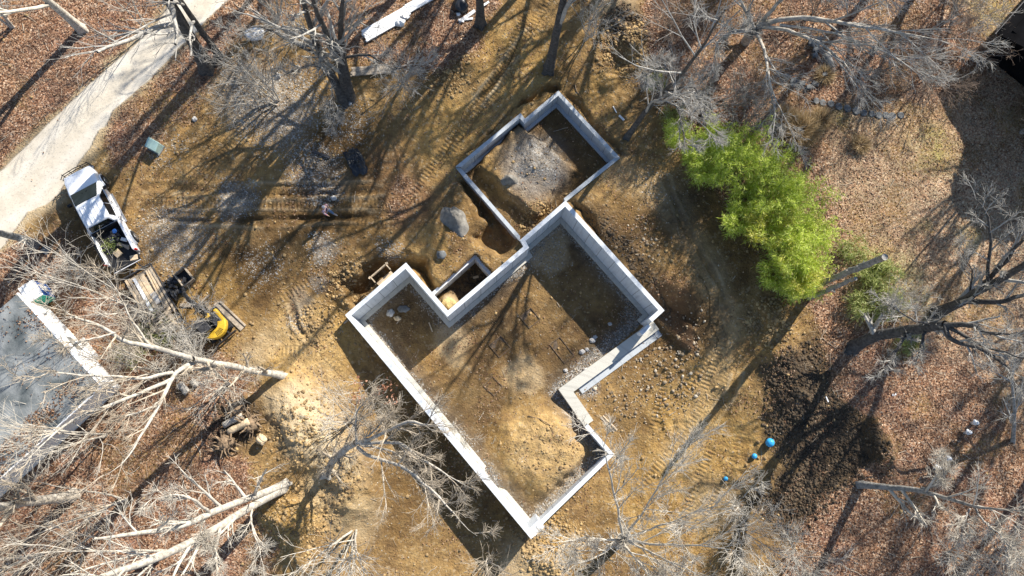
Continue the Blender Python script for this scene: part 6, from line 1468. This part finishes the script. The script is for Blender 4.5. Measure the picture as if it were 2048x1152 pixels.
# ------------------------------------------------------------------ person
def person():
    f0, f1 = gp(657, 433), gp(661, 424); c = (f0+f1)/2; z0 = float(gz(c[0], c[1]))
    hd = R(-25)
    t = thing('person', 'person in pale patterned shirt, dark vest and blue jeans walking on the rutted track', 'person', (c[0], c[1], z0), hd)
    def skin(nm, V, Ed, Rd, mt, parent, lev=1):
        me = bpy.data.meshes.new(nm); me.from_pydata(V, Ed, []); me.update(); me.materials.append(M[mt]); o = link(nm, me, parent)
        md = o.modifiers.new('skin', 'SKIN'); md.use_smooth_shade = True; me.skin_vertices[0].data[0].use_root = True
        for k, r_ in enumerate(Rd): me.skin_vertices[0].data[k].radius = (r_[0], r_[1]) if hasattr(r_, '__len__') else (r_, r_)
        s = o.modifiers.new('sub', 'SUBSURF'); s.levels = lev; s.render_levels = lev; return o
    M['skin'] = mat('skin', (.55, .34, .24), .6, .1, 8, 0); M['jeans'] = mat('blue_denim', (.13, .22, .38), .9, .25, 12, .1); M['shirt'] = mat('patterned_shirt', (.40, .39, .46), .9, .45, 9, .1, col2=(.34, .13, .16)); M['vest'] = mat('dark_vest', (.03, .025, .06), .8, .2, 8, .1); M['shoe'] = mat('pale_shoe', (.58, .54, .48), .8, .2, 10, .1); M['hair'] = mat('pale_cap', (.50, .46, .48), .9, .15, 10, .1)
    # x forward, y left
    V = [(0, 0, .95), (0, 0, 1.15), (0, 0, 1.38), (0, 0, 1.50), (0.02, 0, 1.60), (.03, 0, 1.72)]; Rd = [.13, .125, (.12, .16), .06, .075, .09]; E = [(0, 1), (1, 2), (2, 3), (3, 4), (4, 5)]
    for s, fx_ in ((1, .30), (-1, -.22)):
        b = len(V); kx = .16 if fx_ > 0 else -.02
        V += [(0, s*.09, .90), (kx, s*.10, .50), (fx_-.03, s*.11, .09), (fx_+.14, s*.12, .04)]; Rd += [.09, .065, .045, .04]; E += [(0, b), (b, b+1), (b+1, b+2), (b+2, b+3)]
        b = len(V); ax = -.12 if fx_ > 0 else .16
        hx, hy, hz_ = (ax+.12, s*.26, .92)
        V += [(0, s*.19, 1.43), (ax*.4, s*.26, 1.18), (hx-.03, hy, hz_+.06), (hx, hy, hz_-.02)]; Rd += [.06, .046, .032, .034]; E += [(2, b), (b, b+1), (b+1, b+2), (b+2, b+3)]
        hb = b+3
        for k, (dx, dl) in enumerate(((-.028, .085), (-.01, .095), (.01, .09), (.028, .075))):
            c_ = len(V); V += [(hx+dx, hy, hz_-.06), (hx+dx+.012, hy-s*.015, hz_-.06-dl*.5), (hx+dx+.03, hy-s*.03, hz_-.06-dl*.85)]; Rd += [.011, .010, .008]; E += [(hb, c_), (c_, c_+1), (c_+1, c_+2)]
        c_ = len(V); V += [(hx+.045, hy-s*.01, hz_-.02), (hx+.065, hy-s*.03, hz_-.07)]; Rd += [.012, .009]; E += [(hb, c_), (c_, c_+1)]
    body = skin('body', V, E, Rd, 'skin', t)
    q = MB(); q.ball((.10, 0, 1.665), .016, 6, 5); q.ball((.108, .03, 1.70), .009, 6, 4); q.ball((.108, -.03, 1.70), .009, 6, 4); q.ball((.10, 0, 1.63), .014, 6, 4, (.5, 1.6, .5)); q.ball((.02, .088, 1.68), .02, 6, 5); q.ball((.02, -.088, 1.68), .02, 6, 5); q.build('face', M['skin'], t, True)
    skin('shirt', [(0, 0, .98), (0, 0, 1.18), (0, 0, 1.40), (0, .20, 1.44), (-.05, .27, 1.18), (-.02, .265, 1.0), (0, -.20, 1.44), (.07, -.27, 1.18), (.22, -.265, 1.0)], [(0, 1), (1, 2), (2, 3), (3, 4), (4, 5), (2, 6), (6, 7), (7, 8)], [.15, .145, (.145, .175), .075, .06, .048, .075, .06, .048], 'shirt', t)
    skin('vest', [(.0, 0, 1.02), (.0, 0, 1.2), (.0, 0, 1.44)], [(0, 1), (1, 2)], [.16, .158, (.158, .17)], 'vest', t)
    skin('jeans', [(0, 0, .98), (0, 0, .93), (0, .095, .86), (.16, .10, .50), (.27, .11, .10), (0, -.095, .86), (-.02, -.10, .50), (-.25, -.11, .10)], [(0, 1), (1, 2), (2, 3), (3, 4), (1, 5), (5, 6), (6, 7)], [.15, .14, .105, .082, .065, .105, .082, .065], 'jeans', t)
    for s, fx_ in ((1, .30), (-1, -.22)):
        q = MB(); q.loft([[(fx_-.08, s*.11-.045, .0), (fx_-.08, s*.11+.045, .0), (fx_-.07, s*.11+.04, .11), (fx_-.07, s*.11-.04, .11)], [(fx_+.08, s*.12-.055, .0), (fx_+.08, s*.12+.055, .0), (fx_+.06, s*.12+.04, .10), (fx_+.06, s*.12-.04, .10)], [(fx_+.22, s*.12-.035, .0), (fx_+.22, s*.12+.035, .0), (fx_+.20, s*.12+.03, .05), (fx_+.20, s*.12-.03, .05)]]); q.build('shoe', M['shoe'], t, bevel=.015)
    q = MB(); q.ball((.015, 0, 1.74), .108, 16, 8, (1.08, .95, .85)); q.build('hair', M['hair'], t, True)
person()
# a few fallen white branches and roots lying on the soil
for k, (pts, lab) in enumerate([([(1056, 832), (1080, 838), (1100, 850), (1108, 866)], 'thin curved root lying across the clay fill inside the walls'), ([(1570, 655), (1590, 650), (1600, 640)], 'thin pale root on the dark soil below the bamboo'), ([(1150, 170), (1152, 180), (1165, 200)], 'thin root hanging beside the garage corner')]):
    P = [gp(*p, .05) for p in pts]; c = P[0]; q = MB(); q.tube([Vector(p-c) for p in P], list(np.linspace(.04, .015, len(P))), 6); tag(q.build('root', M['rootwood'], None, True, loc=tuple(float(v) for v in c)), lab, 'root')
